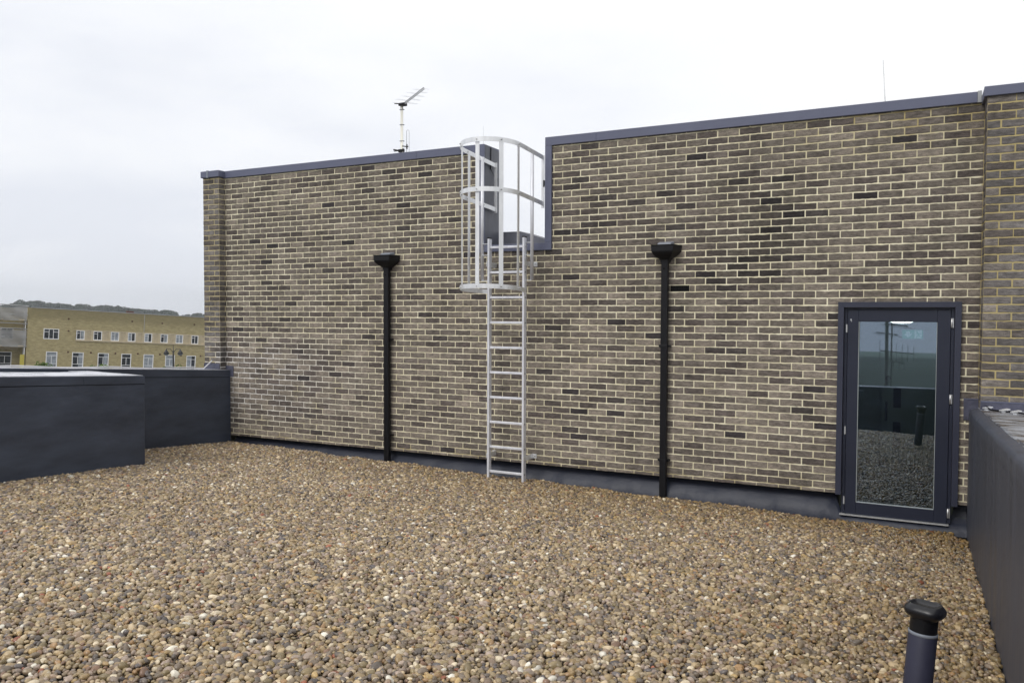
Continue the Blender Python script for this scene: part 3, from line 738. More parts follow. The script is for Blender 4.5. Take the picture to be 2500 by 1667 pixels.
    for s_ in range(9):
        ico = ng.nodes.new('GeometryNodeMeshIcoSphere'); ico.inputs['Radius'].default_value = 1.0; ico.inputs['Subdivisions'].default_value = 3
        sp2 = ng.nodes.new('GeometryNodeSetPosition'); no = ng.nodes.new('ShaderNodeTexNoise'); no.noise_dimensions = '4D'
        no.inputs['W'].default_value = s_ * 7.31; no.inputs['Scale'].default_value = .75; no.inputs['Detail'].default_value = 1.2
        sub = ng.nodes.new('ShaderNodeVectorMath'); sub.operation = 'SUBTRACT'; sub.inputs[1].default_value = (.5, .5, .5)
        scl = ng.nodes.new('ShaderNodeVectorMath'); scl.operation = 'SCALE'; scl.inputs['Scale'].default_value = .62
        ng.links.new(no.outputs['Color'], sub.inputs[0]); ng.links.new(sub.outputs[0], scl.inputs[0]); ng.links.new(scl.outputs[0], sp2.inputs['Offset'])
        ng.links.new(ico.outputs['Mesh'], sp2.inputs['Geometry'])
        sm = ng.nodes.new('GeometryNodeSetShadeSmooth'); ng.links.new(sp2.outputs['Geometry'], sm.inputs['Geometry'])
        mt = ng.nodes.new('GeometryNodeSetMaterial'); mt.inputs['Material'].default_value = m; ng.links.new(sm.outputs['Geometry'], mt.inputs['Geometry'])
        ng.links.new(mt.outputs['Geometry'], g2i.inputs['Geometry'])
    iop = ng.nodes.new('GeometryNodeInstanceOnPoints'); iop.inputs['Pick Instance'].default_value = True
    ng.links.new(gi.outputs[0], iop.inputs['Points']); ng.links.new(g2i.outputs[0], iop.inputs['Instance'])
    def named(n_):
        a_ = ng.nodes.new('GeometryNodeInputNamedAttribute'); a_.data_type = 'FLOAT_VECTOR'; a_.inputs['Name'].default_value = n_; return a_.outputs['Attribute']
    e2r = ng.nodes.new('FunctionNodeEulerToRotation'); ng.links.new(named('rot'), e2r.inputs[0])
    ng.links.new(e2r.outputs[0], iop.inputs['Rotation']); ng.links.new(named('siz'), iop.inputs['Scale'])
    rv = ng.nodes.new('FunctionNodeRandomValue'); rv.data_type = 'INT'
    rv.inputs[4].default_value = 0; rv.inputs[5].default_value = 8
    ng.links.new(rv.outputs[2], iop.inputs['Instance Index'])
    ng.links.new(iop.outputs[0], go.inputs[0])
    me.materials.append(m)
    o = bpy.data.objects.new('pebbles', me); COL.objects.link(o)
    md = o.modifiers.new('scatter', 'NODES'); md.node_group = ng
    tag(o, 'rounded brown, grey and cream pebbles covering the flat roof', 'pebbles', kind='stuff')
pebbles()
# gutter outlet by the door: solid block painted black for its dark recess
go_ = MB(); go_.box(.345, .425, -.235, -.085, -2.30, -2.098); 
tag(go_.build('roof_outlet', M['blackdeep']), 'small square drain outlet in the corner right of the door, its dark recess painted black', 'drain outlet')

# ------------------------------------------------------------------ parapets and box upstand
def ribbon_box(name, m, parent, xa, xb, ya, yb, ztop, zbot, n=24, wob=.004, bevel=.012):
    """block whose top follows ztop(x, y); long direction y"""
    V = []; F = []; ys = [ya + (yb - ya) * i / n for i in range(n + 1)]
    for y in ys:
        w = lambda: random.uniform(-wob, wob)
        V += [(xa, y, zbot), (xb, y, zbot), (xb, y, ztop(xb, y) + w()), (xa, y, ztop(xa, y) + w())]
    for i in range(n):
        for k in range(4): F.append((i * 4 + k, i * 4 + (k + 1) % 4, i * 4 + 4 + (k + 1) % 4, i * 4 + 4 + k))
    F.append((0, 3, 2, 1)); F.append(tuple(4 * n + k for k in range(4)))
    return MB().add(V, F).build(name, m, parent, bevel=bevel)
# back-left parapet
LPX = -9.142
lt = lambda x, y: -.842 - .066 * y + .012 * (x - LPX)
pl = thing('parapet_wall', 'long dark membrane parapet wall running from the left end of the brick wall', 'parapet', (LPX, -.1, -1.9))
q = ribbon_box('wall_face', M['membrane'], pl, LPX - .43, LPX, -10.9, -.004, lambda x, y: lt(x, y) - .004, -2.9, bevel=0); loc(q, pl.location)
V = []
q = ribbon_box('cap_sheet', M['membrane_top'], pl, LPX - .44, LPX + .004, -10.9, -.0045, lambda x, y: lt(x, y) + .006, -.9, n=48, wob=.005)
# cap sheet: only the top skin; rebuild as thin slab
bpy.data.objects.remove(q)
def slab(name, m, parent, xa, xb, ya, yb, ztop, th, n=60, wob=.004, bevel=.004, nx=4):
    V = []; F = []
    for j in range(n + 1):
        y = ya + (yb - ya) * j / n
        for s_ in (0, 1):
            for i in range(nx + 1):
                x = xa + (xb - xa) * i / nx
                V.append((x, y, ztop(x, y) - (th if s_ else 0) + (0 if s_ else random.uniform(-wob, wob))))
    m_ = nx + 1; st = 2 * m_
    for j in range(n):
        for i in range(nx):
            a = j * st + i; F.append((a, a + 1, a + 1 + st, a + st)); b = a + m_; F.append((b, b + st, b + 1 + st, b + 1))
        a = j * st; F.append((a, a + st, a + st + m_, a + m_)); a = j * st + nx; F.append((a, a + m_, a + m_ + st, a + st))
    for j in (0, n):
        for i in range(nx): a = j * st + i; F.append((a, a + m_, a + m_ + 1, a + 1))
    mb_ = MB(); mb_.add(V, F, True); o_ = mb_.build(name, m, parent)
    return o_
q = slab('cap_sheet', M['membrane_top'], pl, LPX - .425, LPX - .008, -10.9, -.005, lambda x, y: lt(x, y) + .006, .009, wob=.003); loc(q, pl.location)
mb = MB(); mb.hexa([(LPX, -10.9, lt(LPX, -10.9) - .10), (LPX + .003, -10.9, lt(LPX, -10.9) - .10), (LPX + .003, -.005, -.842 - .10), (LPX, -.005, -.842 - .10), (LPX, -10.9, -.842 + .066 * 10.9 - .003), (LPX + .003, -10.9, -.842 + .066 * 10.9 - .003), (LPX + .003, -.005, -.846), (LPX, -.005, -.846)])
loc(mb.build('lap_sheet', M['membrane'], pl), pl.location)
mb = MB(); mb.hexa([(LPX, -10.9, lt(LPX, -10.9) - .108), (LPX + .002, -10.9, lt(LPX, -10.9) - .108), (LPX + .002, -.02, -.842 - .108), (LPX, -.02, -.842 - .108), (LPX, -10.9, lt(LPX, -10.9) - .102), (LPX + .002, -10.9, lt(LPX, -10.9) - .102), (LPX + .002, -.02, -.842 - .102), (LPX, -.02, -.842 - .102)])
loc(mb.build('lap_seam_shadow', M['blackdeep'], pl), pl.location)  # black strip drawn as the shadow line below the lap
mb = MB(); mb.prism_y([(LPX + .001, -.936), (-9.074, -.936), (-9.073, -.778), (-9.229, -.775), (-9.229, -.85), (LPX + .001, -.85)], -.012, -.003); mb.prism_y([(-9.55, -.87), (-9.2305, -.87), (-9.2305, -.742), (-9.55, -.742)], -.126, -.118)
M['patch'] = mat('flashing_patch', (0.075, 0.078, 0.115), .5, spec=.4, var=.35, vscale=8, bump=.9, bscale=9)
loc(mb.build('flashing_patch', M['patch'], pl), pl.location)
# lightning tape lying on it
mb = MB(); pts = []
for i in range(80):
    y = -10 + i * .123; pts.append((LPX - .26 + .02 * math.sin(y * 2.1), y, lt(LPX - .26, y) + .012 + .014 * abs(math.sin(y * 2.6)) ** 3))
for i in range(5): pts.append((LPX - .26 + .02 * i, -.26 + .02 * i, lt(LPX, -.2) + .02 + .028 * i))
lc = tag(MB().tube(pts, .009, 8).build('conductor_cable', mat('bright_cable', (.6, .6, .62), .4)), 'pale lightning conductor cable lying along the left parapet top and rising at the brick pier', 'cable')
for y in (-2.9, -2.0, -1.3): pass
# box upstand in front-left
bt = lambda x, y: -.738 - .0592 * (y + 2.28) - .0212 * (x + 8.144)
bxp = thing('box_upstand', 'large dark membrane-clad box upstand rising from the pebbles at the far left', 'upstand', (-8.144, -2.28, -1.98))
BXX, BYY, TH = -8.144, -2.285, .742
def sl2(name, m, xa, xb, ya, yb, top, zb_, bevel=.010, off=0):
    P_ = [(xa, ya, zb_), (xb, ya, zb_), (xb, yb, zb_), (xa, yb, zb_), (xa, ya, top(xa, ya) + off), (xb, ya, top(xb, ya) + off), (xb, yb, top(xb, yb) + off), (xa, yb, top(xa, yb) + off)]
    return loc(MB().hexa(P_).build(name, m, bxp, bevel=bevel), bxp.location)
sl2('box_side', M['membrane'], BXX - TH, BXX, -10.58, BYY, bt, -2.6)
sl2('box_side', M['membrane'], LPX + .012, BXX - TH - .0005, BYY - .295, BYY, bt, -2.6)
sl2('box_floor', M['membrane'], LPX + .006, BXX - TH - .001, -10.58, BYY - .296, lambda x, y: bt(x, y) - .35, -2.6)
# lapped band along the top of the face, and the wet top sheet with its painted sky sheen
mb = MB(); 
for (ya, yb) in ((-5.6, -3.06), (-3.055, BYY + .003)):
    mb.hexa([(BXX, ya, bt(BXX, ya) - .094), (BXX + .0035, ya, bt(BXX, ya) - .094), (BXX + .0035, yb, bt(BXX, yb) - .094), (BXX, yb, bt(BXX, yb) - .094), (BXX, ya, bt(BXX, ya) - .006), (BXX + .0035, ya, bt(BXX, ya) - .006), (BXX + .0035, yb, bt(BXX, yb) - .006), (BXX, yb, bt(BXX, yb) - .006)])
loc(mb.build('lap_sheet', M['membrane'], bxp), bxp.location)
mb = MB(); za = lambda y: bt(BXX, y) - .0945
mb.hexa([(BXX, -5.6, za(-5.6) - .007), (BXX + .0025, -5.6, za(-5.6) - .007), (BXX + .0025, BYY, za(BYY) - .007), (BXX, BYY, za(BYY) - .007), (BXX, -5.6, za(-5.6)), (BXX + .0025, -5.6, za(-5.6)), (BXX + .0025, BYY, za(BYY)), (BXX, BYY, za(BYY))])
loc(mb.build('lap_seam_shadow', M['blackdeep'], bxp), bxp.location)  # thin black strip stands in for the shadow under the lapped band
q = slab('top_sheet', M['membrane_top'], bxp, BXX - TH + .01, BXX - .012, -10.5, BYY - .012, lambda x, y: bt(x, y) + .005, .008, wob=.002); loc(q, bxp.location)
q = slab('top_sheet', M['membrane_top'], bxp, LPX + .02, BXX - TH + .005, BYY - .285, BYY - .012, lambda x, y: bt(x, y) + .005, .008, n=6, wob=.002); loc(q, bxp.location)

# right-hand parapet
RPX = .428
rt = lambda x, y: -.872 - .0475 * y
pr = thing('parapet_wall', 'dark membrane parapet wall with wet puddled top at the right edge', 'parapet', (RPX, -.3, -2.1))
def wetmat():
    m = mat('puddled_membrane_top', (.30, .31, .34), .34, spec=.6, var=.3, vscale=6, bump=.1, bscale=7, rvar=.12)
    t_ = m.node_tree; b = t_.nodes['Principled BSDF']; co = t_.nodes.new('ShaderNodeTexCoord'); ma = t_.nodes.new('ShaderNodeMapping'); ma.inputs['Scale'].default_value = (2.2, 5.5, 1)
    n = t_.nodes.new('ShaderNodeTexNoise'); n.inputs['Scale'].default_value = 1.3; n.inputs['Detail'].default_value = 3; t_.links.new(co.outputs['Object'], ma.inputs[0]); t_.links.new(ma.outputs[0], n.inputs['Vector'])
    r = t_.nodes.new('ShaderNodeValToRGB'); r.color_ramp.elements[0].position = .52; r.color_ramp.elements[1].position = .56
    r.color_ramp.elements[0].color = (0, 0, 0, 1); r.color_ramp.elements[1].color = (1, 1, 1, 1); t_.links.new(n.outputs['Fac'], r.inputs['Fac'])
    mx_ = t_.nodes.new('ShaderNodeMix'); mx_.data_type = 'RGBA'; old = b.inputs['Base Color'].links[0].from_socket
    t_.links.new(r.outputs['Color'], mx_.inputs['Factor']); t_.links.new(old, mx_.inputs['A']); mx_.inputs['B'].default_value = (.10, .085, .08, 1)
    t_.links.new(mx_.outputs['Result'], b.inputs['Base Color']); return m
M['wet'] = wetmat()
M['membrane_r'] = mat('streaked_membrane', (0.062, 0.066, 0.086), .46, spec=.35, var=.22, vscale=5, bump=.2, bscale=3, rvar=.08, stretch=(1, 1, .12))
q = ribbon_box('wall_face', M['membrane_r'], pr, RPX, RPX + .75, -10.9, -.006, lambda x, y: rt(x, y) - .004 - (.05 if x < RPX + .01 else 0), -2.9, bevel=0, wob=.001); loc(q, pr.location)
# rounded shoulder: chamfer strip from face to top
V = []; F = []; n = 60
for i in range(n + 1):
    y = -10.9 + (10.894) * i / n; w = random.uniform(-.003, .003)
    pr_ = [(RPX - .003, -.13), (RPX - .004, -.05), (RPX + .004, -.026), (RPX + .022, -.008), (RPX + .055, .0), (RPX + .09, .002), (RPX + .09, -.02)]
    V += [(x, y, rt(x, y) + dz + w) for x, dz in pr_]
for i in range(n):
    for k in range(6): F.append((i * 7 + k, i * 7 + k + 1, i * 7 + 7 + k + 1, i * 7 + 7 + k))
loc(MB().add(V, F, True).build('shoulder_sheet', M['membrane_r'], pr), pr.location)
q = slab('cap_sheet', M['wet'], pr, RPX + .07, RPX + .76, -10.9, -.0065, lambda x, y: rt(x, y) + .004 + .003 * math.sin(y * 3.1 + x * 4) + .002 * math.sin(y * 7.7 - x * 9), .012, n=160, wob=.0004, nx=14); loc(q, pr.location)
mb = MB(); mb.prism_y([(.382, -.99), (RPX - .003, -.99), (RPX + .02, -.90), (.502, -.885), (.502, -.786), (.380, -.786)], -.014, -.004)
mb.prism_y([(.5, -.9), (1.2, -.9), (1.2, -.775), (.5, -.775)], BY - .013, BY - .006)
loc(mb.build('flashing_patch', M['patch'], pr), pr.location)
loc(MB().box(.5, 1.2, BY - .016, BY - .0135, -.783, -.772).box(.378, .502, -.018, -.0145, -.792, -.782).build('termination_bar', M['coping'], pr), pr.location)
# lightning tape with clips on the right parapet
tp = thing('lightning_conductor', 'bright metal conductor tape with clips on the right parapet top', 'conductor', (.6, -.6, -.84))
pts = [(.545, -.34, rt(0, -.34) + .035), (.575, -.45, rt(0, -.45) + .012), (.66, -.62, rt(0, -.62) + .016), (.735, -.78, rt(0, -.78) + .022), (.80, -.95, rt(0, -.95) + .016), (.90, -1.2, rt(0, -1.2) + .014)]
loc(MB().tube(pts, .007, 8).build('conductor_tape', M['black'], tp), tp.location)
for i, (x, y) in enumerate(((.555, -.37), (.665, -.63), (.735, -.80), (.82, -1.0))):
    z = rt(0, y) + .022
    mb = MB(); mb.bar((x - .03, y - .02, z), (x + .03, y + .02, z + .012), .045, .010); mb.bar((x - .012, y - .03, z - .012), (x + .018, y + .03, z - .004), .03, .008)
    loc(mb.build('clip', M['alu'], tp), tp.location)
# opposite parapet, behind the camera (seen mirrored in the door glass)
op = MB(); op.box(-9.6, 1.2, -11.1, -10.62, -2.9, -1.13); op = op.build('parapet_wall', M['membrane'], None, bevel=.01)
tag(op, 'dark parapet behind the viewer, seen only mirrored in the door glass', 'parapet')
tag(slab('roof_edge_trim', M['membrane_top'], None, -9.6, 1.2, -11.08, -10.63, lambda x, y: -1.121, .008, n=4), 'pale wet metal edge on the parapet mirrored in the door glass', 'edge trim')

# ------------------------------------------------------------------ vent pipe at bottom right
vp = thing('vent_pipe', 'dark lagged vent pipe with black mushroom cap standing in the pebbles at bottom right', 'vent pipe', (.012, -5.13, -1.80))
ax_ = Vector((.072, .062, 1)).normalized()
base = Vector((.034, -5.097, -1.274)) - ax_ * .62
Mr = ax_.to_track_quat('Z', 'Y').to_matrix().to_4x4()
def vl(prof, m, nm, n=48, lobe=0): return loc(MB().lathe(prof, base, n, Mr, lobe).build(nm, m, vp), vp.location)
vl([(.0545, 0), (.0545, .595), (.052, .60), (.045, .60)], M['pipe'], 'pipe')
vl([(.0535, .590), (.0562, .592), (.0562, .602), (.050, .604)], M['lead'], 'pale_rim')
vl([(.052, .585), (.052, .66), (.052, .668), (.056, .672)], M['black'], 'collar')
vl([(.050, .655), (.058, .662), (.072, .672), (.078, .682), (.0785, .694), (.076, .700), (.062, .716), (.059, .717), (.054, .712), (.038, .704), (.018, .702), (.0001, .702)], mat('cap_gloss', (.007, .007, .010), .33, spec=.5), 'cap', lobe=.065)

# ------------------------------------------------------------------ aerials on the roof behind the wall
an = thing('tv_aerial', 'pale mast with a log-periodic television aerial pointing up right above the wall', 'aerial', (-7.1, 1.5, .7))
A_ = lambda o: loc(o, (-7.1, 1.5, .7))
A_(MB().tube([(-7.108, 1.5, .70), (-7.108, 1.5, 3.20)], .017, 10).tube([(-7.083, 1.49, .70), (-7.083, 1.49, 3.19)], .011, 8).build('mast', M['pole'], an))
mb = MB()
for z in (3.105, 2.875, 2.63): mb.box(-7.130, -7.068, 1.478, 1.522, z - .004, z + .004)
A_(mb.build('mast_band', M['lead'], an))
M['boom'] = mat('aerial_boom', (.42, .43, .45), .45, metal=.5)
a = Vector((-7.056, 1.48, 3.190)); b = Vector((-6.69, 1.48, 3.385)); 
A_(MB().bar(a, b, .012, .012).bar(a + Vector((0, 0, -.022)), b + Vector((0.01, 0, -.022)), .012, .012).build('boom', M['boom'], an))
mb = MB()
dv = Vector((.85, .45, -.12)).normalized()
for i in range(9):
    c = a.lerp(b, .05 + .11 * i); l = .185 - .010 * i
    mb.tube([c, c + dv * -l if i % 2 else c + dv * l], .0014, 5); mb.tube([c + Vector((0, 0, -.022)), c + Vector((0, 0, -.022)) + (dv * l if i % 2 else dv * -l)], .0014, 5)
A_(mb.build('element', M['boom'], an))
mb = MB(); mb.box(-7.14, -7.03, 1.46, 1.54, 3.16, 3.20); mb.tube([(-7.17, 1.4, 3.18), (-7.11, 1.45, 3.185)], .008, 6); mb.tube([(-7.06, 1.46, 3.15), (-7.055, 1.46, 3.08)], .006, 6)
A_(mb.build('boom_clamp', M['black'], an, bevel=.004))
mb = MB(); mb.tube([(-7.19, 1.40, 2.49), (-7.11, 1.46, 2.478), (-7.03, 1.46, 2.48)], .011, 6); mb.tube([(-7.18, 1.40, 2.465), (-7.11, 1.46, 2.478)], .006, 6); mb.box(-7.135, -7.08, 1.45, 1.53, 2.455, 2.50); mb.box(-7.05, -7.03, 1.43, 1.47, 2.455, 2.50)
A_(mb.build('mast_clamp', M['black'], an))
da = thing('dipole_aerial', 'slim folded-loop aerial beside the taller television mast', 'aerial', (-6.99, 1.5, .7))
pts = [(-7.015, 1.5, 2.43), (-7.015, 1.5, 2.76)] + [(-6.992 - .023 * math.cos(t_ * math.pi / 8), 1.5, 2.765 + .023 * math.sin(t_ * math.pi / 8)) for t_ in range(1, 8)] + [(-6.969, 1.5, 2.76), (-6.969, 1.5, .7)]
loc(MB().tube(pts, .0035, 6).build('loop', M['boom'], da), da.location)
loc(MB().tube([(-7.01, 1.5, 2.50), (-7.01, 1.5, 2.575)], .010, 8).tube([(-7.07, 1.46, 2.545), (-7.01, 1.5, 2.538), (-6.985, 1.5, 2.54)], .008, 6).build('feed_block', M['black'], da), da.location)
tag(MB().tube([(-.372, .6, .7), (-.372, .6, 2.23), (-.399, .6, 2.675)], [.005, .005, .0025], 6).build('lightning_rod', M['steel']), 'very thin tall metal rod rising above the coping over the glazed door', 'lightning rod', 'lightning rods on the roof')
tag(MB().tube([(-5.186, .6, .7), (-5.186, .6, 2.48)], [.004, .002], 6).build('lightning_rod', M['steel']), 'very thin short metal rod rising behind the ladder cage', 'lightning rod', 'lightning rods on the roof')
# mast with yagi aerials behind the viewer, mirrored in the glass
ym = thing('aerial_mast', 'tall aerial mast with yagi aerials, seen mirrored in the door glass', 'aerial mast', (-.84, -16, -6))
Y_ = lambda o: loc(o, (-.84, -16, -6))
M['mastgrey'] = mat('mast_grey', (.12, .12, .12), .6)
Y_(MB().tube([(-.80, -16, -6), (-.84, -16, 1.2)], .045, 8).tube([(-.70, -16.4, -6), (-.72, -16.4, .9)], .02, 6).build('mast', M['mastgrey'], ym))
for (x0_, x1_, z_, el, n_) in ((-1.0, -.15, -.33, .30, 7), (-.78, -.38, -.60, .22, 4), (-1.1, -.55, .18, .3, 4), (-.9, -.3, .42, .3, 5)):
    mb = MB(); mb.tube([(x0_, -15.9, z_ + .02), (x1_, -15.6, z_ - .05)], .014, 6)
    for i in range(n_):
        f_ = i / (n_ - 1); x = x0_ + (x1_ - x0_) * f_; y = -15.9 + .3 * f_; z = z_ + .02 - .07 * f_
        mb.tube([(x, y, z - el * (1 - .3 * f_)), (x, y, z + el * (1 - .3 * f_))] if z_ < 0 else [(x - .1, y - .15, z), (x + .12, y + .15, z - .08)], .006, 5)
    Y_(mb.build('yagi', M['mastgrey'], ym))

# ------------------------------------------------------------------ town behind: ground, hills, woods
gm = mat('distant_ground', (.07, .085, .055), .95, var=.4, vscale=.02)
V = []; F = []; nn_ = 40
MB().box(-1440, 1440, -1440, 1440, -16.5, -16).build('ground', gm)
bpy.data.objects['ground']['kind'] = 'structure'
def ridge(name, c, ang, length, height, width, seed, m, n=160, z0=-16):
    rr = random.Random(seed); ph = [rr.uniform(0, 6.28) for _ in range(8)]
    V = []; F = []; k = 8
    u = Vector((math.cos(ang), math.sin(ang), 0)); w = Vector((-u.y, u.x, 0))
    for i in range(n + 1):
        s_ = i / n; x = (s_ - .5) * length
        h = height(s_) + sum(height(s_) * .018 * math.sin(s_ * (9 + 13 * j) + ph[j]) / (1 + j * .5) for j in range(8))
        for j in range(k + 1):
            f_ = j / k; p_ = Vector(c) + u * x + w * ((f_ - .5) * width)
            V.append((p_.x, p_.y, z0 + (h - z0) * math.sin(math.pi * f_) ** .8 if 0 < j < k else z0 - 1))
    for i in range(n):
        for j in range(k): a_ = i * (k + 1) + j; F.append((a_, a_ + 1, a_ + k + 2, a_ + k + 1))
    o = MB().add(V, F, True).build(name, m); tag(o, kind='structure'); return o
hillm = mat('wooded_hillside', (.030, .046, .028), .95, var=.35, vscale=.03)
fieldm = mat('pale_hillside', (.10, .15, .09), .95, var=.3, vscale=.01)
def clumps(name, label, pts, rad, m, seed=1, leaves=60, flat=.7):
    rr = np.random.default_rng(seed); V = []; F = []
    for (x, y, z, r_) in pts:
        n = leaves; d = rr.normal(size=(n, 3)); d /= np.linalg.norm(d, axis=1)[:, None]; rad_ = r_ * rr.uniform(.55, 1.05, n) ** .5
        C = np.array([x, y, z]) + d * rad_[:, None] * np.array([1, 1, flat])
        for c_ in C:
            s_ = r_ * rr.uniform(.14, .30); a_, b_ = rr.normal(size=3), rr.normal(size=3); a_ /= np.linalg.norm(a_); b_ -= a_ * (b_ @ a_); b_ /= np.linalg.norm(b_)
            o = len(V); V += [tuple(c_ + a_ * s_), tuple(c_ + b_ * s_), tuple(c_ - a_ * s_), tuple(c_ - b_ * s_)]; F.append((o, o + 1, o + 2, o + 3))
    o = MB().add(V, F).build(name, m, fix=False); return o
leafm = mat('woodland_leaves', (.032, .050, .028), .9, var=.5, vscale=.12, spec=.1)
# ridge seen over the far building (camera looks that way at about 1.3 km)
def atdepth(px, py, z):
    d = CF * 1965.337 + CR * (px - 1250) - CU * (py - 833.5)
    return Vector((0, -CAMD, 0)) + d * (z / d.dot(CF))
prof = [(-60, 758), (0, 752), (30, 745), (50, 738), (74, 742), (90, 738), (108, 745), (130, 746), (160, 747), (180, 751), (205, 748), (225, 756), (250, 752), (280, 752), (310, 757), (335, 760), (360, 760), (385, 763), (410, 762), (430, 768), (460, 770), (490, 769), (520, 770), (600, 776)]
DEP = 620
V = []; F = []
for i, (x, y) in enumerate(prof):
    p_ = atdepth(x, y + 10, DEP); q_ = atdepth(x, y + 10, DEP + 160)
    V += [(p_.x + 25, p_.y - 35, -16.2), (p_.x, p_.y, p_.z), (q_.x, q_.y, p_.z - 4), (q_.x, q_.y + 30, -16.2)]
for i in range(len(prof) - 1):
    for k in range(3): F.append((i * 4 + k, i * 4 + k + 1, i * 4 + k + 5, i * 4 + k + 4))
tag(MB().add(V, F, True).build('hillside', hillm), kind='structure')
pts = []
rr = random.Random(5)
for i in range(210):
    s_ = rr.uniform(0, len(prof) - 1.001); k = int(s_); f_ = s_ - k
    x = prof[k][0] * (1 - f_) + prof[k + 1][0] * f_; y = prof[k][1] * (1 - f_) + prof[k + 1][1] * f_
    p_ = atdepth(x, y + rr.choice((3.4, 4.5, 6, 8, 10)), DEP + rr.uniform(-14, 6)); pts.append((p_.x, p_.y, p_.z + .8, rr.uniform(1.8, 3.6)))
for x, y, r_ in ((50, 744, 2.6), (60, 742, 3.2), (68, 745, 2.4), (86, 744, 2.8), (95, 743, 3.0), (103, 746, 2.2), (205, 751, 2.6), (213, 752, 2.4), (275, 756, 2.6)):
    p_ = atdepth(x, y, DEP - 16); pts.append((p_.x, p_.y, p_.z - .6, r_))
wd = clumps('wood', '', pts, 1, leafm, 3, 110); tag(wd, 'dark far-off woodland along the hilltop above the yellow brick terrace', 'wood', kind='stuff')
# hills mirrored in the glass, behind the viewer
ridge('hills', (-96, -1130, 0), R(4), 2200, lambda s_: 6.5 - 11 * s_, 380, 4, fieldm)
ridge('hillside', (-34, -500, 0), R(-3), 1300, lambda s_: 1.6 - 8.5 * s_, 200, 9, hillm)

# ------------------------------------------------------------------ damp air
hz = MB().box(-1450, 1450, -1450, 1450, -17.5, 40)
hm = bpy.data.materials.new('damp_air'); hm.use_nodes = True; t_ = hm.node_tree; t_.nodes.clear()
pv = t_.nodes.new('ShaderNodeVolumePrincipled'); pv.inputs['Color'].default_value = (.92, .96, 1.0, 1); pv.inputs['Density'].default_value = HAZE; pv.inputs['Anisotropy'].default_value = .2
ou = t_.nodes.new('ShaderNodeOutputMaterial'); t_.links.new(pv.outputs[0], ou.inputs['Volume'])
tag(hz.build('haze', hm), kind='stuff')

# ------------------------------------------------------------------ far terrace across the street
FO = Vector((-93.54, 50.394, .596))
fu = Vector((.433, .899, -.059)).normalized(); fn = fu.cross(Vector((0, 0, 1))).normalized(); fv = fn.cross(fu) * -1
if fv.z < 0: fv = -fv
if (Vector((0, -CAMD, 0)) - FO).dot(fn) < 0: fn = -fn      # fn points to the camera
FM = Matrix(((fu.x, fn.x, fv.x), (fu.y, fn.y, fv.y), (fu.z, fn.z, fv.z))).to_4x4(); FM.translation = FO
def fthing(name, label, cat, loc_uv=(0, 0, 0)):
    o = thing(name, label, cat); o.matrix_world = FM @ Matrix.Translation(loc_uv); return o
def ybrick():
    m = mat('yellow_stock_brick', (.27, .205, .085), .9, spec=.15)
    t_ = m.node_tree; b = t_.nodes['Principled BSDF']; co = t_.nodes.new('ShaderNodeTexCoord')
    n = t_.nodes.new('ShaderNodeTexNoise'); n.inputs['Scale'].default_value = 1.6; n.inputs['Detail'].default_value = 8; n.inputs['Roughness'].default_value = .8
    ma = t_.nodes.new('ShaderNodeMapping'); ma.inputs['Scale'].default_value = (1, 1, 3.5); t_.links.new(co.outputs['Object'], ma.inputs[0]); t_.links.new(ma.outputs[0], n.inputs['Vector'])
    r = t_.nodes.new('ShaderNodeValToRGB'); r.color_ramp.elements[0].position = .34; r.color_ramp.elements[1].position = .66
    r.color_ramp.elements[0].color = (.25, .21, .105, 1); r.color_ramp.elements[1].color = (.52, .44, .25, 1); t_.links.new(n.outputs['Fac'], r.inputs['Fac'])
    # weathered darker parapet band above z = -1.3 m of the eaves, ragged lower edge
    sp3 = t_.nodes.new('ShaderNodeSeparateXYZ'); t_.links.new(co.outputs['Object'], sp3.inputs[0])
    n2 = t_.nodes.new('ShaderNodeTexNoise'); n2.inputs['Scale'].default_value = .9; n2.inputs['Detail'].default_value = 4; t_.links.new(co.outputs['Object'], n2.inputs['Vector'])
    ad = t_.nodes.new('ShaderNodeMath'); ad.operation = 'ADD'; t_.links.new(sp3.outputs['Z'], ad.inputs[0]); t_.links.new(n2.outputs['Fac'], ad.inputs[1])
    q = t_.nodes.new('ShaderNodeMapRange'); q.inputs['From Min'].default_value = -1.2; q.inputs['From Max'].default_value = -.4; q.inputs['To Max'].default_value = .62; t_.links.new(ad.outputs[0], q.inputs['Value'])
    mx_ = t_.nodes.new('ShaderNodeMix'); mx_.data_type = 'RGBA'; t_.links.new(q.outputs[0], mx_.inputs['Factor']); t_.links.new(r.outputs['Color'], mx_.inputs['A']); mx_.inputs['B'].default_value = (.21, .18, .095, 1)
    t_.links.new(mx_.outputs['Result'], b.inputs['Base Color']); return m
M['ybrick'] = ybrick(); M['stone'] = mat('cream_stone', (.52, .44, .30), .85, var=.12, vscale=2)
M['winwhite'] = mat('white_window_frame', (.85, .85, .85), .5)
M['winglass'] = mat('dark_window_glass', (.018, .022, .03), .12, spec=.6, var=.7, vscale=1.3)
M['curtain'] = mat('net_curtain', (.30, .33, .36), .8, var=.3, vscale=2)
M['redcurtain'] = mat('red_curtain', (.16, .02, .02), .8, var=.3, vscale=3)
def subpart(mb_, name, m, par): 
    return mb_.build(name, m, par)
UL = 24.0
ter = fthing('terrace_building', 'long yellow brick terrace with white windows and flat roof across the street', 'building')
def fbox(mb_, u0, u1, d0, d1, v0, v1): return mb_.box(u0, u1, d0, d1, v0, v1)
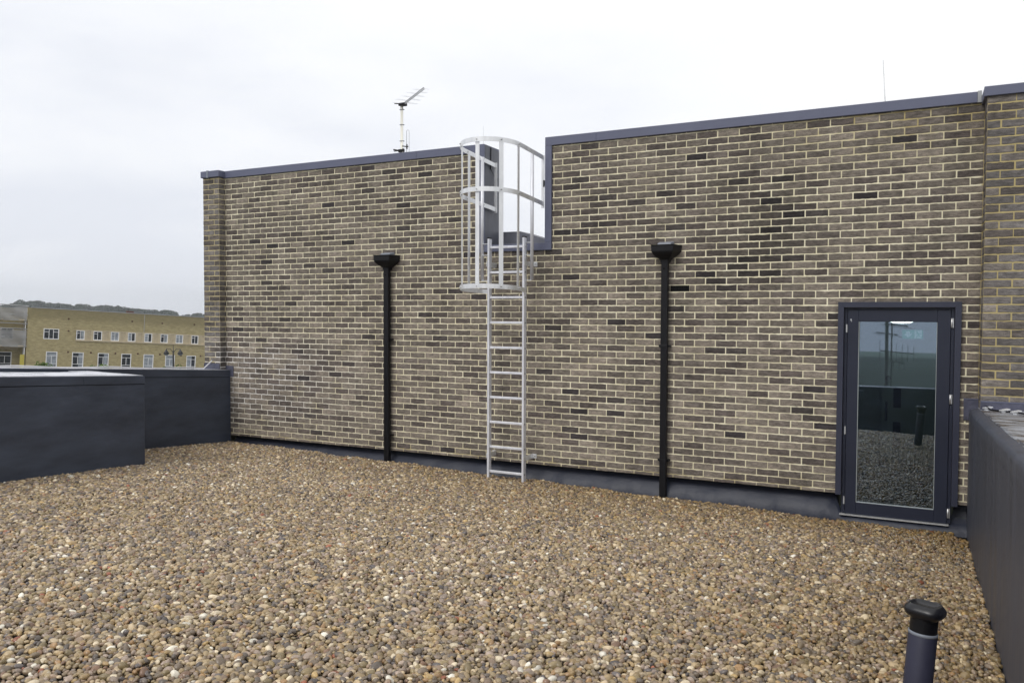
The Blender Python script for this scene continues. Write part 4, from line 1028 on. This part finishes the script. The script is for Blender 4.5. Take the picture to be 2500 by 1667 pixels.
# wall with the window openings cut out
ops = [(1.32, 2.95, -3.63, -2.38)]
lows = [(1.69, 2.88), (4.46, 5.71), (7.28, 8.51), (9.95, 11.11), (12.55, 13.75), (15.18, 16.36), (17.82, 19.0), (20.5, 21.7)]
for a_, b_ in lows: ops.append((a_, b_, -7.05, -5.11))
ops.append((4.74, 23.6, -3.64, -2.34))
rects = [(0, UL, -17, 0)]
for a_, b_, c_, d_ in ops: rects = subtract(rects, (a_, b_, c_, d_))
mb = MB()
for a_, b_, c_, d_ in rects: mb.box(a_, b_, -.3, 0, c_, d_)
mb.box(0, UL, -11, -.301, -17, -.2)
mb.build('brick_wall', M['ybrick'], ter, fix=False)
MB().box(-.05, UL, -.35, .06, .0, .07).build('roof_coping', M['boom'], ter)
mb = MB(); mb.box(10.56, 11.37, -1.6, -1.0, .07, .30); ch = mb.build('chimney', mat('red_chimney', (.12, .05, .035), .9), ter)
MB().tube([(10.75, -1.3, .3), (10.75, -1.3, .75)], .02, 5).tube([(10.5, -1.3, .55), (11.05, -1.3, .42)], .02, 5).build('roof_aerial', M['black'], ch)
def window(u0, u1, v0, v1, style, par, cur=None):
    fw = .085
    mb_ = MB(); d0, d1 = -.10, .02
    mb_.box(u0, u0 + fw, d0, d1, v0, v1); mb_.box(u1 - fw, u1, d0, d1, v0, v1); mb_.box(u0 + fw, u1 - fw, d0, d1, v1 - fw, v1); mb_.box(u0 + fw, u1 - fw, d0, d1, v0, v0 + fw)
    w_ = mb_.build('window', M['winwhite'], par)
    mb_ = MB(); t2 = .05; um = (u0 + u1) / 2
    if style == 'tall':
        h1 = v1 - (v1 - v0) * .26; h2 = v0 + (v1 - v0) * .26
        mb_.box(u0 + fw, u1 - fw, -.08, -.02, h1 - t2 / 2, h1 + t2 / 2); mb_.box(u0 + fw, u1 - fw, -.08, -.02, h2 - t2 / 2, h2 + t2 / 2); mb_.box(um - t2 / 2, um + t2 / 2, -.08, -.02, h2 + t2 / 2, h1 - t2 / 2)
    elif style == 'three':
        a3, b3 = u0 + (u1 - u0) * .36, u0 + (u1 - u0) * .64
        for c3 in (a3, b3): mb_.box(c3 - t2 / 2, c3 + t2 / 2, -.08, -.02, v0 + fw, v1 - fw)
        h1 = v1 - (v1 - v0) * .3
        mb_.box(u0 + fw, a3 - t2 / 2, -.08, -.02, h1 - t2 / 2, h1 + t2 / 2); mb_.box(b3 + t2 / 2, u1 - fw, -.08, -.02, h1 - t2 / 2, h1 + t2 / 2)
    else:
        mb_.box(um - t2 / 2, um + t2 / 2, -.08, -.02, v0 + fw, v1 - fw); h1 = v1 - (v1 - v0) * .3
        mb_.box(u0 + fw, um - t2 / 2, -.08, -.02, h1 - t2 / 2, h1 + t2 / 2)
    mb_.build('glazing_bar', M['winwhite'], w_)
    MB().box(u0 + fw * .5, u1 - fw * .5, -.12, -.105, v0 + .04, v1 - .04).build('pane', M['winglass'], w_)
    if cur:
        MB().box(u0 + fw + (u1 - u0) * cur[0], u0 + fw + (u1 - u0 - 2 * fw) * cur[1], -.103, -.085, v0 + fw, v1 - fw).build('curtain', M[cur[2]], w_)
window(1.32, 2.95, -3.63, -2.38, 'three', ter)
for i, (a_, b_) in enumerate(lows): window(a_, b_, -7.05, -5.11, 'tall', ter, [(.0, .99, 'curtain'), (.5, .99, 'curtain'), (.5, .95, 'curtain'), None, (0, .99, 'curtain'), (0, .99, 'curtain'), (.0, .6, 'curtain'), None][i])
# stone band with windows and projecting piers
mb = MB(); mb.box(4.70, 23.6, -.2, .03, -2.44, -2.34); mb.box(4.70, 23.6, -.2, .10, -3.72, -3.56)
edges = [4.80, 5.71, 6.67, 7.64, 8.63, 9.573, 10.578, 11.493, 12.526, 13.462, 14.467, 15.372, 16.345, 17.27, 18.32, 19.21, 20.2, 21.1, 22.1, 23.0]
for i in range(0, len(edges) - 1, 2):
    if i + 2 < len(edges):
        a_, b_ = edges[i + 1], edges[i + 2]
        mb.box(a_, b_, -.2, -.04, -3.56, -2.44)
        mb.box(a_, a_ + .26, -.04, .04, -3.56, -2.44); mb.box(b_ - .26, b_, -.04, .04, -3.56, -2.44)
mb.build('stone_band', M['stone'], ter, fix=False)
curs = [(.5, .98, 'curtain'), None, (0, .99, 'curtain'), (.0, .5, 'curtain'), (0, .6, 'curtain'), (.5, .99, 'curtain'), (0, .99, 'curtain'), None, (.5, .99, 'curtain'), None]
for i in range(0, len(edges) - 1, 2): window(edges[i], edges[i + 1], -3.56, -2.44, 'pair', ter, curs[i // 2])
mb = MB()
for (u_, v_) in [(3.9, -1.1), (11.0, -1.0), (14.6, -1.05), (18.6, -1.0), (3.95, -2.55), (4.0, -5.1), (6.5, -5.1), (9.25, -5.1), (11.85, -5.05), (14.5, -5.05), (17.1, -5.1), (19.6, -5.1)]: mb.lathe([(0, 0), (.11, 0), (.11, .03), (0, .03)], (u_, .004, v_), 10, Matrix.Rotation(R(-90), 4, 'X'))
mb.build('tie_plate', mat('rusty_plate', (.09, .035, .02), .9), ter)
mb = MB(); mb.box(12.42, 12.47, .002, .03, -2.3, -.1); mb.build('drain_line', M['boom'], ter)
# scaffolded neighbour to the left, set back
nb = fthing('scaffolded_house', 'yellow brick house at far left, wrapped in scaffolding and grey netting', 'building')
ops = [(-2.85, -1.55, -3.9, -2.55), (-3.0, -1.6, -7.2, -5.35), (-7.2, -5.6, -7.2, -5.35)]
rects = [(-14, -.35, -17, -.15)]
for q_ in ops: rects = subtract(rects, q_)
mb = MB()
for a_, b_, c_, d_ in rects: mb.box(a_, b_, -2.3, -2.0, c_, d_)
mb.box(-14, -.35, -11, -2.301, -17, -.3); mb.box(-.349, -.001, -2.3, 0, -17, -.01)
mb.build('brick_wall', M['ybrick'], nb, fix=False)
mb = MB()
for a_, b_, c_, d_ in ops:
    st_ = 'pair' if c_ > -5 else 'tall'
    w_ = None
def window_at(u0, u1, v0, v1, style, par, dy):
    before = set(bpy.data.objects); window(u0, u1, v0, v1, style, par)
    for o_ in set(bpy.data.objects) - before: o_.data.transform(Matrix.Translation((0, dy, 0)))
for a_, b_, c_, d_ in ops: window_at(a_, b_, c_, d_, 'pair' if c_ > -5 else 'tall', nb, -2.0)
MB().box(-14, -1.0, -1.98, -1.70, -5.05, -4.85).build('door_canopy', M['stone'], nb)
scf = fthing('scaffold', 'grey tube scaffold with boards and yellow sleeves in front of the far-left house', 'scaffold')
mb = MB()
for u_ in (-8.2, -4.6, -.55): mb.tube([(u_, -.1, -17), (u_, -.1, 1.6 if u_ == -4.6 else -.1)], .06, 6); mb.tube([(u_, -1.4, -17), (u_, -1.4, -.3)], .05, 6)
mb.build('standard', M['steel'], scf)
mb = MB()
for v_ in (-.9, -1.9, -2.5, -3.5, -4.5, .45): mb.tube([(-12, -.05, v_), (-.3, -.05, v_ - (.03 if v_ < 0 else .3))], .05, 6)
mb.build('ledger', M['steel'], scf)
MB().box(-12, -.45, -1.5, .0, -1.55, -1.45).box(-12, -.45, -1.5, .0, -4.62, -4.52).build('boards', M['stone'], scf)
M['yellow'] = mat('yellow_sleeve', (.50, .42, .06), .5); 
mb = MB()
for u_ in (-8.2, -4.6, -.75): mb.box(u_ - .22, u_ + .22, .0, .12, -9, -5.55)
mb.build('yellow_sleeve', M['yellow'], scf)
def netmat():
    m = bpy.data.materials.new('debris_netting'); m.use_nodes = True; t_ = m.node_tree; t_.nodes.clear()
    out = t_.nodes.new('ShaderNodeOutputMaterial'); tr = t_.nodes.new('ShaderNodeBsdfTransparent'); df = t_.nodes.new('ShaderNodeBsdfDiffuse'); df.inputs['Color'].default_value = (.36, .36, .36, 1)
    mxx = t_.nodes.new('ShaderNodeMixShader'); co = t_.nodes.new('ShaderNodeTexCoord'); n = t_.nodes.new('ShaderNodeTexNoise'); n.inputs['Scale'].default_value = .7; n.inputs['Detail'].default_value = 4
    ma = t_.nodes.new('ShaderNodeMapping'); ma.inputs['Scale'].default_value = (.4, 1, 2.5); t_.links.new(co.outputs['Object'], ma.inputs[0]); t_.links.new(ma.outputs[0], n.inputs['Vector'])
    q = t_.nodes.new('ShaderNodeMapRange'); q.inputs['From Min'].default_value = .3; q.inputs['From Max'].default_value = .7; q.inputs['To Min'].default_value = .45; q.inputs['To Max'].default_value = .85
    t_.links.new(n.outputs['Fac'], q.inputs['Value']); t_.links.new(q.outputs[0], mxx.inputs[0]); t_.links.new(tr.outputs[0], mxx.inputs[1]); t_.links.new(df.outputs[0], mxx.inputs[2]); t_.links.new(mxx.outputs[0], out.inputs[0]); return m
M['net'] = netmat()
def netting(u0, u1, v0, v1f, nu=24, nv=8):
    V = []; F = []
    for i in range(nu + 1):
        u_ = u0 + (u1 - u0) * i / nu
        for j in range(nv + 1):
            f_ = j / nv; V.append((u_, .04 + .10 * math.sin(i * 1.3 + j * .8) + .05 * math.sin(i * 2.9), v0 + (v1f(u_) - v0) * f_))
    for i in range(nu):
        for j in range(nv): a_ = i * (nv + 1) + j; F.append((a_, a_ + nv + 1, a_ + nv + 2, a_ + 1))
    return MB().add(V, F, True).build('netting', M['net'], scf)
netting(-12, -.42, -1.62, lambda u_: .15 - .30 * math.sin((u_ + .42) / -3.9 * math.pi) ** 2 * (1 if u_ > -4.4 else .6))
netting(-12, -.42, -4.7, lambda u_: -2.7)

# street lamp with twin lanterns in front of the terrace
lp = thing('street_lamp', 'dark twin-lantern street lamp in front of the yellow terrace', 'street lamp', (-49.6, 33.25, -16))
Q = lambda o: loc(o, (-49.6, 33.25, -16))
dk = mat('lamp_post_paint', (.02, .02, .022), .5)
Q(MB().tube([(-49.6, 33.25, -16), (-49.6, 33.25, -3.2), (-49.6, 33.25, -2.38)], [.09, .06, .015], 8).build('post', dk, lp))
hd = Vector((.892, .452, 0))
for s_ in (-1, 1):
    c_ = Vector((-49.6, 33.25, -2.72)) + hd * (s_ * .52)
    Q(MB().tube([Vector((-49.6, 33.25, -2.95)), Vector((-49.6, 33.25, -2.66)) + hd * (s_ * .22), c_ + Vector((0, 0, .08)), c_], .022, 6).build('arm', dk, lp))
    l_ = Q(MB().lathe([(.0, .30), (.05, .22), (.09, .14), (.22, -.06), (.20, -.09)], c_ - Vector((0, 0, .22)), 10).build('lantern', dk, lp))
    Q(MB().lathe([(.18, 0), (.13, -.10), (.0, -.12)], c_ - Vector((0, 0, .31)), 10).build('lantern_glass', M['curtain'], l_))

# young street trees whose tips show over the parapet
ltm = mat('spring_leaves', (.10, .16, .035), .8, var=.4, vscale=3, spec=.2)
bark = mat('bark', (.05, .04, .03), .9)
def tree(px, py, dep, r_, label, seed):
    c_ = atdepth(px, py, dep); t_ = thing('tree', label, 'tree', (c_.x, c_.y, -16), 'young trees behind the left parapet')
    rr2 = random.Random(seed)
    tr_ = MB(); tr_.tube([(c_.x, c_.y, -16), (c_.x + .1, c_.y, -10), (c_.x, c_.y, c_.z - .4)], [.16, .10, .02], 7)
    for k in range(7):
        a_ = rr2.uniform(0, 6.28); z_ = rr2.uniform(-10, c_.z - 1.2)
        tr_.tube([(c_.x, c_.y, z_), (c_.x + math.cos(a_) * r_ * .8, c_.y + math.sin(a_) * r_ * .8, z_ + 1.3)], [.04, .012], 5)
    loc(tr_.build('trunk', bark, t_), t_.location)
    P_ = []
    for k in range(26):
        h_ = rr2.random(); P_.append((c_.x + rr2.gauss(0, r_ * .55 * (1.15 - h_)), c_.y + rr2.gauss(0, r_ * .55 * (1.15 - h_)), c_.z - 5.5 * (1 - h_), rr2.uniform(.18, .36)))
    cr_ = clumps('crown', '', P_, 1, ltm, seed, 34); cr_.parent = t_; loc(cr_, t_.location)
for (x, y, r_, lab, sd_) in ((104, 886, 1.7, 'pale green tree tip above the left parapet, nearest the scaffold', 21), (118, 891, .9, 'small pale green shrub tip against the first lower terrace window', 22), (225, 889, 1.2, 'pale green tree tip under the third lower terrace window', 23), (250, 892, .7, 'tiny green sprig beside the third lower terrace window', 24), (400, 891, 1.1, 'pale green tree tip left of the street lamp post', 25), (434, 890, .8, 'slim green sprig right of the street lamp post', 26)):
    tree(x, y + 2.0, 55, r_ * .8, lab, sd_)
# street surface in front of the terrace
MB().box(-140, -30, -20, 120, -15.99, -15.98).build('street', mat('asphalt', (.05, .05, .052), .9, var=.2, vscale=.5)); bpy.data.objects['street']['kind'] = 'structure'

def split_islands(o):
    me = o.data; bm = bmesh.new(); bm.from_mesh(me); bm.verts.ensure_lookup_table(); seen = set(); groups_ = []
    for v in bm.verts:
        if v.index in seen: continue
        st_ = [v]; seen.add(v.index); g_ = []
        while st_:
            a_ = st_.pop(); g_.append(a_.index)
            for e_ in a_.link_edges:
                b_ = e_.other_vert(a_)
                if b_.index not in seen: seen.add(b_.index); st_.append(b_)
        groups_.append(set(g_))
    bm.free()
    if len(groups_) < 2: return
    sm_ = [p.use_smooth for p in me.polygons]; polys = [tuple(p.vertices) for p in me.polygons]; co_ = [tuple(v.co) for v in me.vertices]
    for i, g_ in enumerate(groups_):
        ix = {v: k for k, v in enumerate(sorted(g_))}
        m2_ = bpy.data.meshes.new(me.name); m2_.from_pydata([co_[v] for v in sorted(g_)], [], [tuple(ix[v] for v in p) for p in polys if p[0] in g_])
        m2_.polygons.foreach_set('use_smooth', [sm_[k] for k, p in enumerate(polys) if p[0] in g_]); m2_.materials.append(me.materials[0]); m2_.update()
        if i == 0: o.data = m2_
        else:
            c_ = o.copy(); c_.data = m2_; COL.objects.link(c_)
for o in list(bpy.data.objects):
    if o.type == 'MESH' and o.name.split('.')[0] in ('notch_jamb_trim', 'rung_socket', 'bolt', 'tie_plate', 'hanger', 'mast_band', 'element', 'tube_bolt', 'ledger', 'standard', 'boards', 'yellow_sleeve', 'roof_coping', 'louvre_slat', 'boom', 'running_figure_', 'box_side'):
        split_islands(o)
for o in bpy.data.objects:
    if '_abs' in o: del o['_abs']
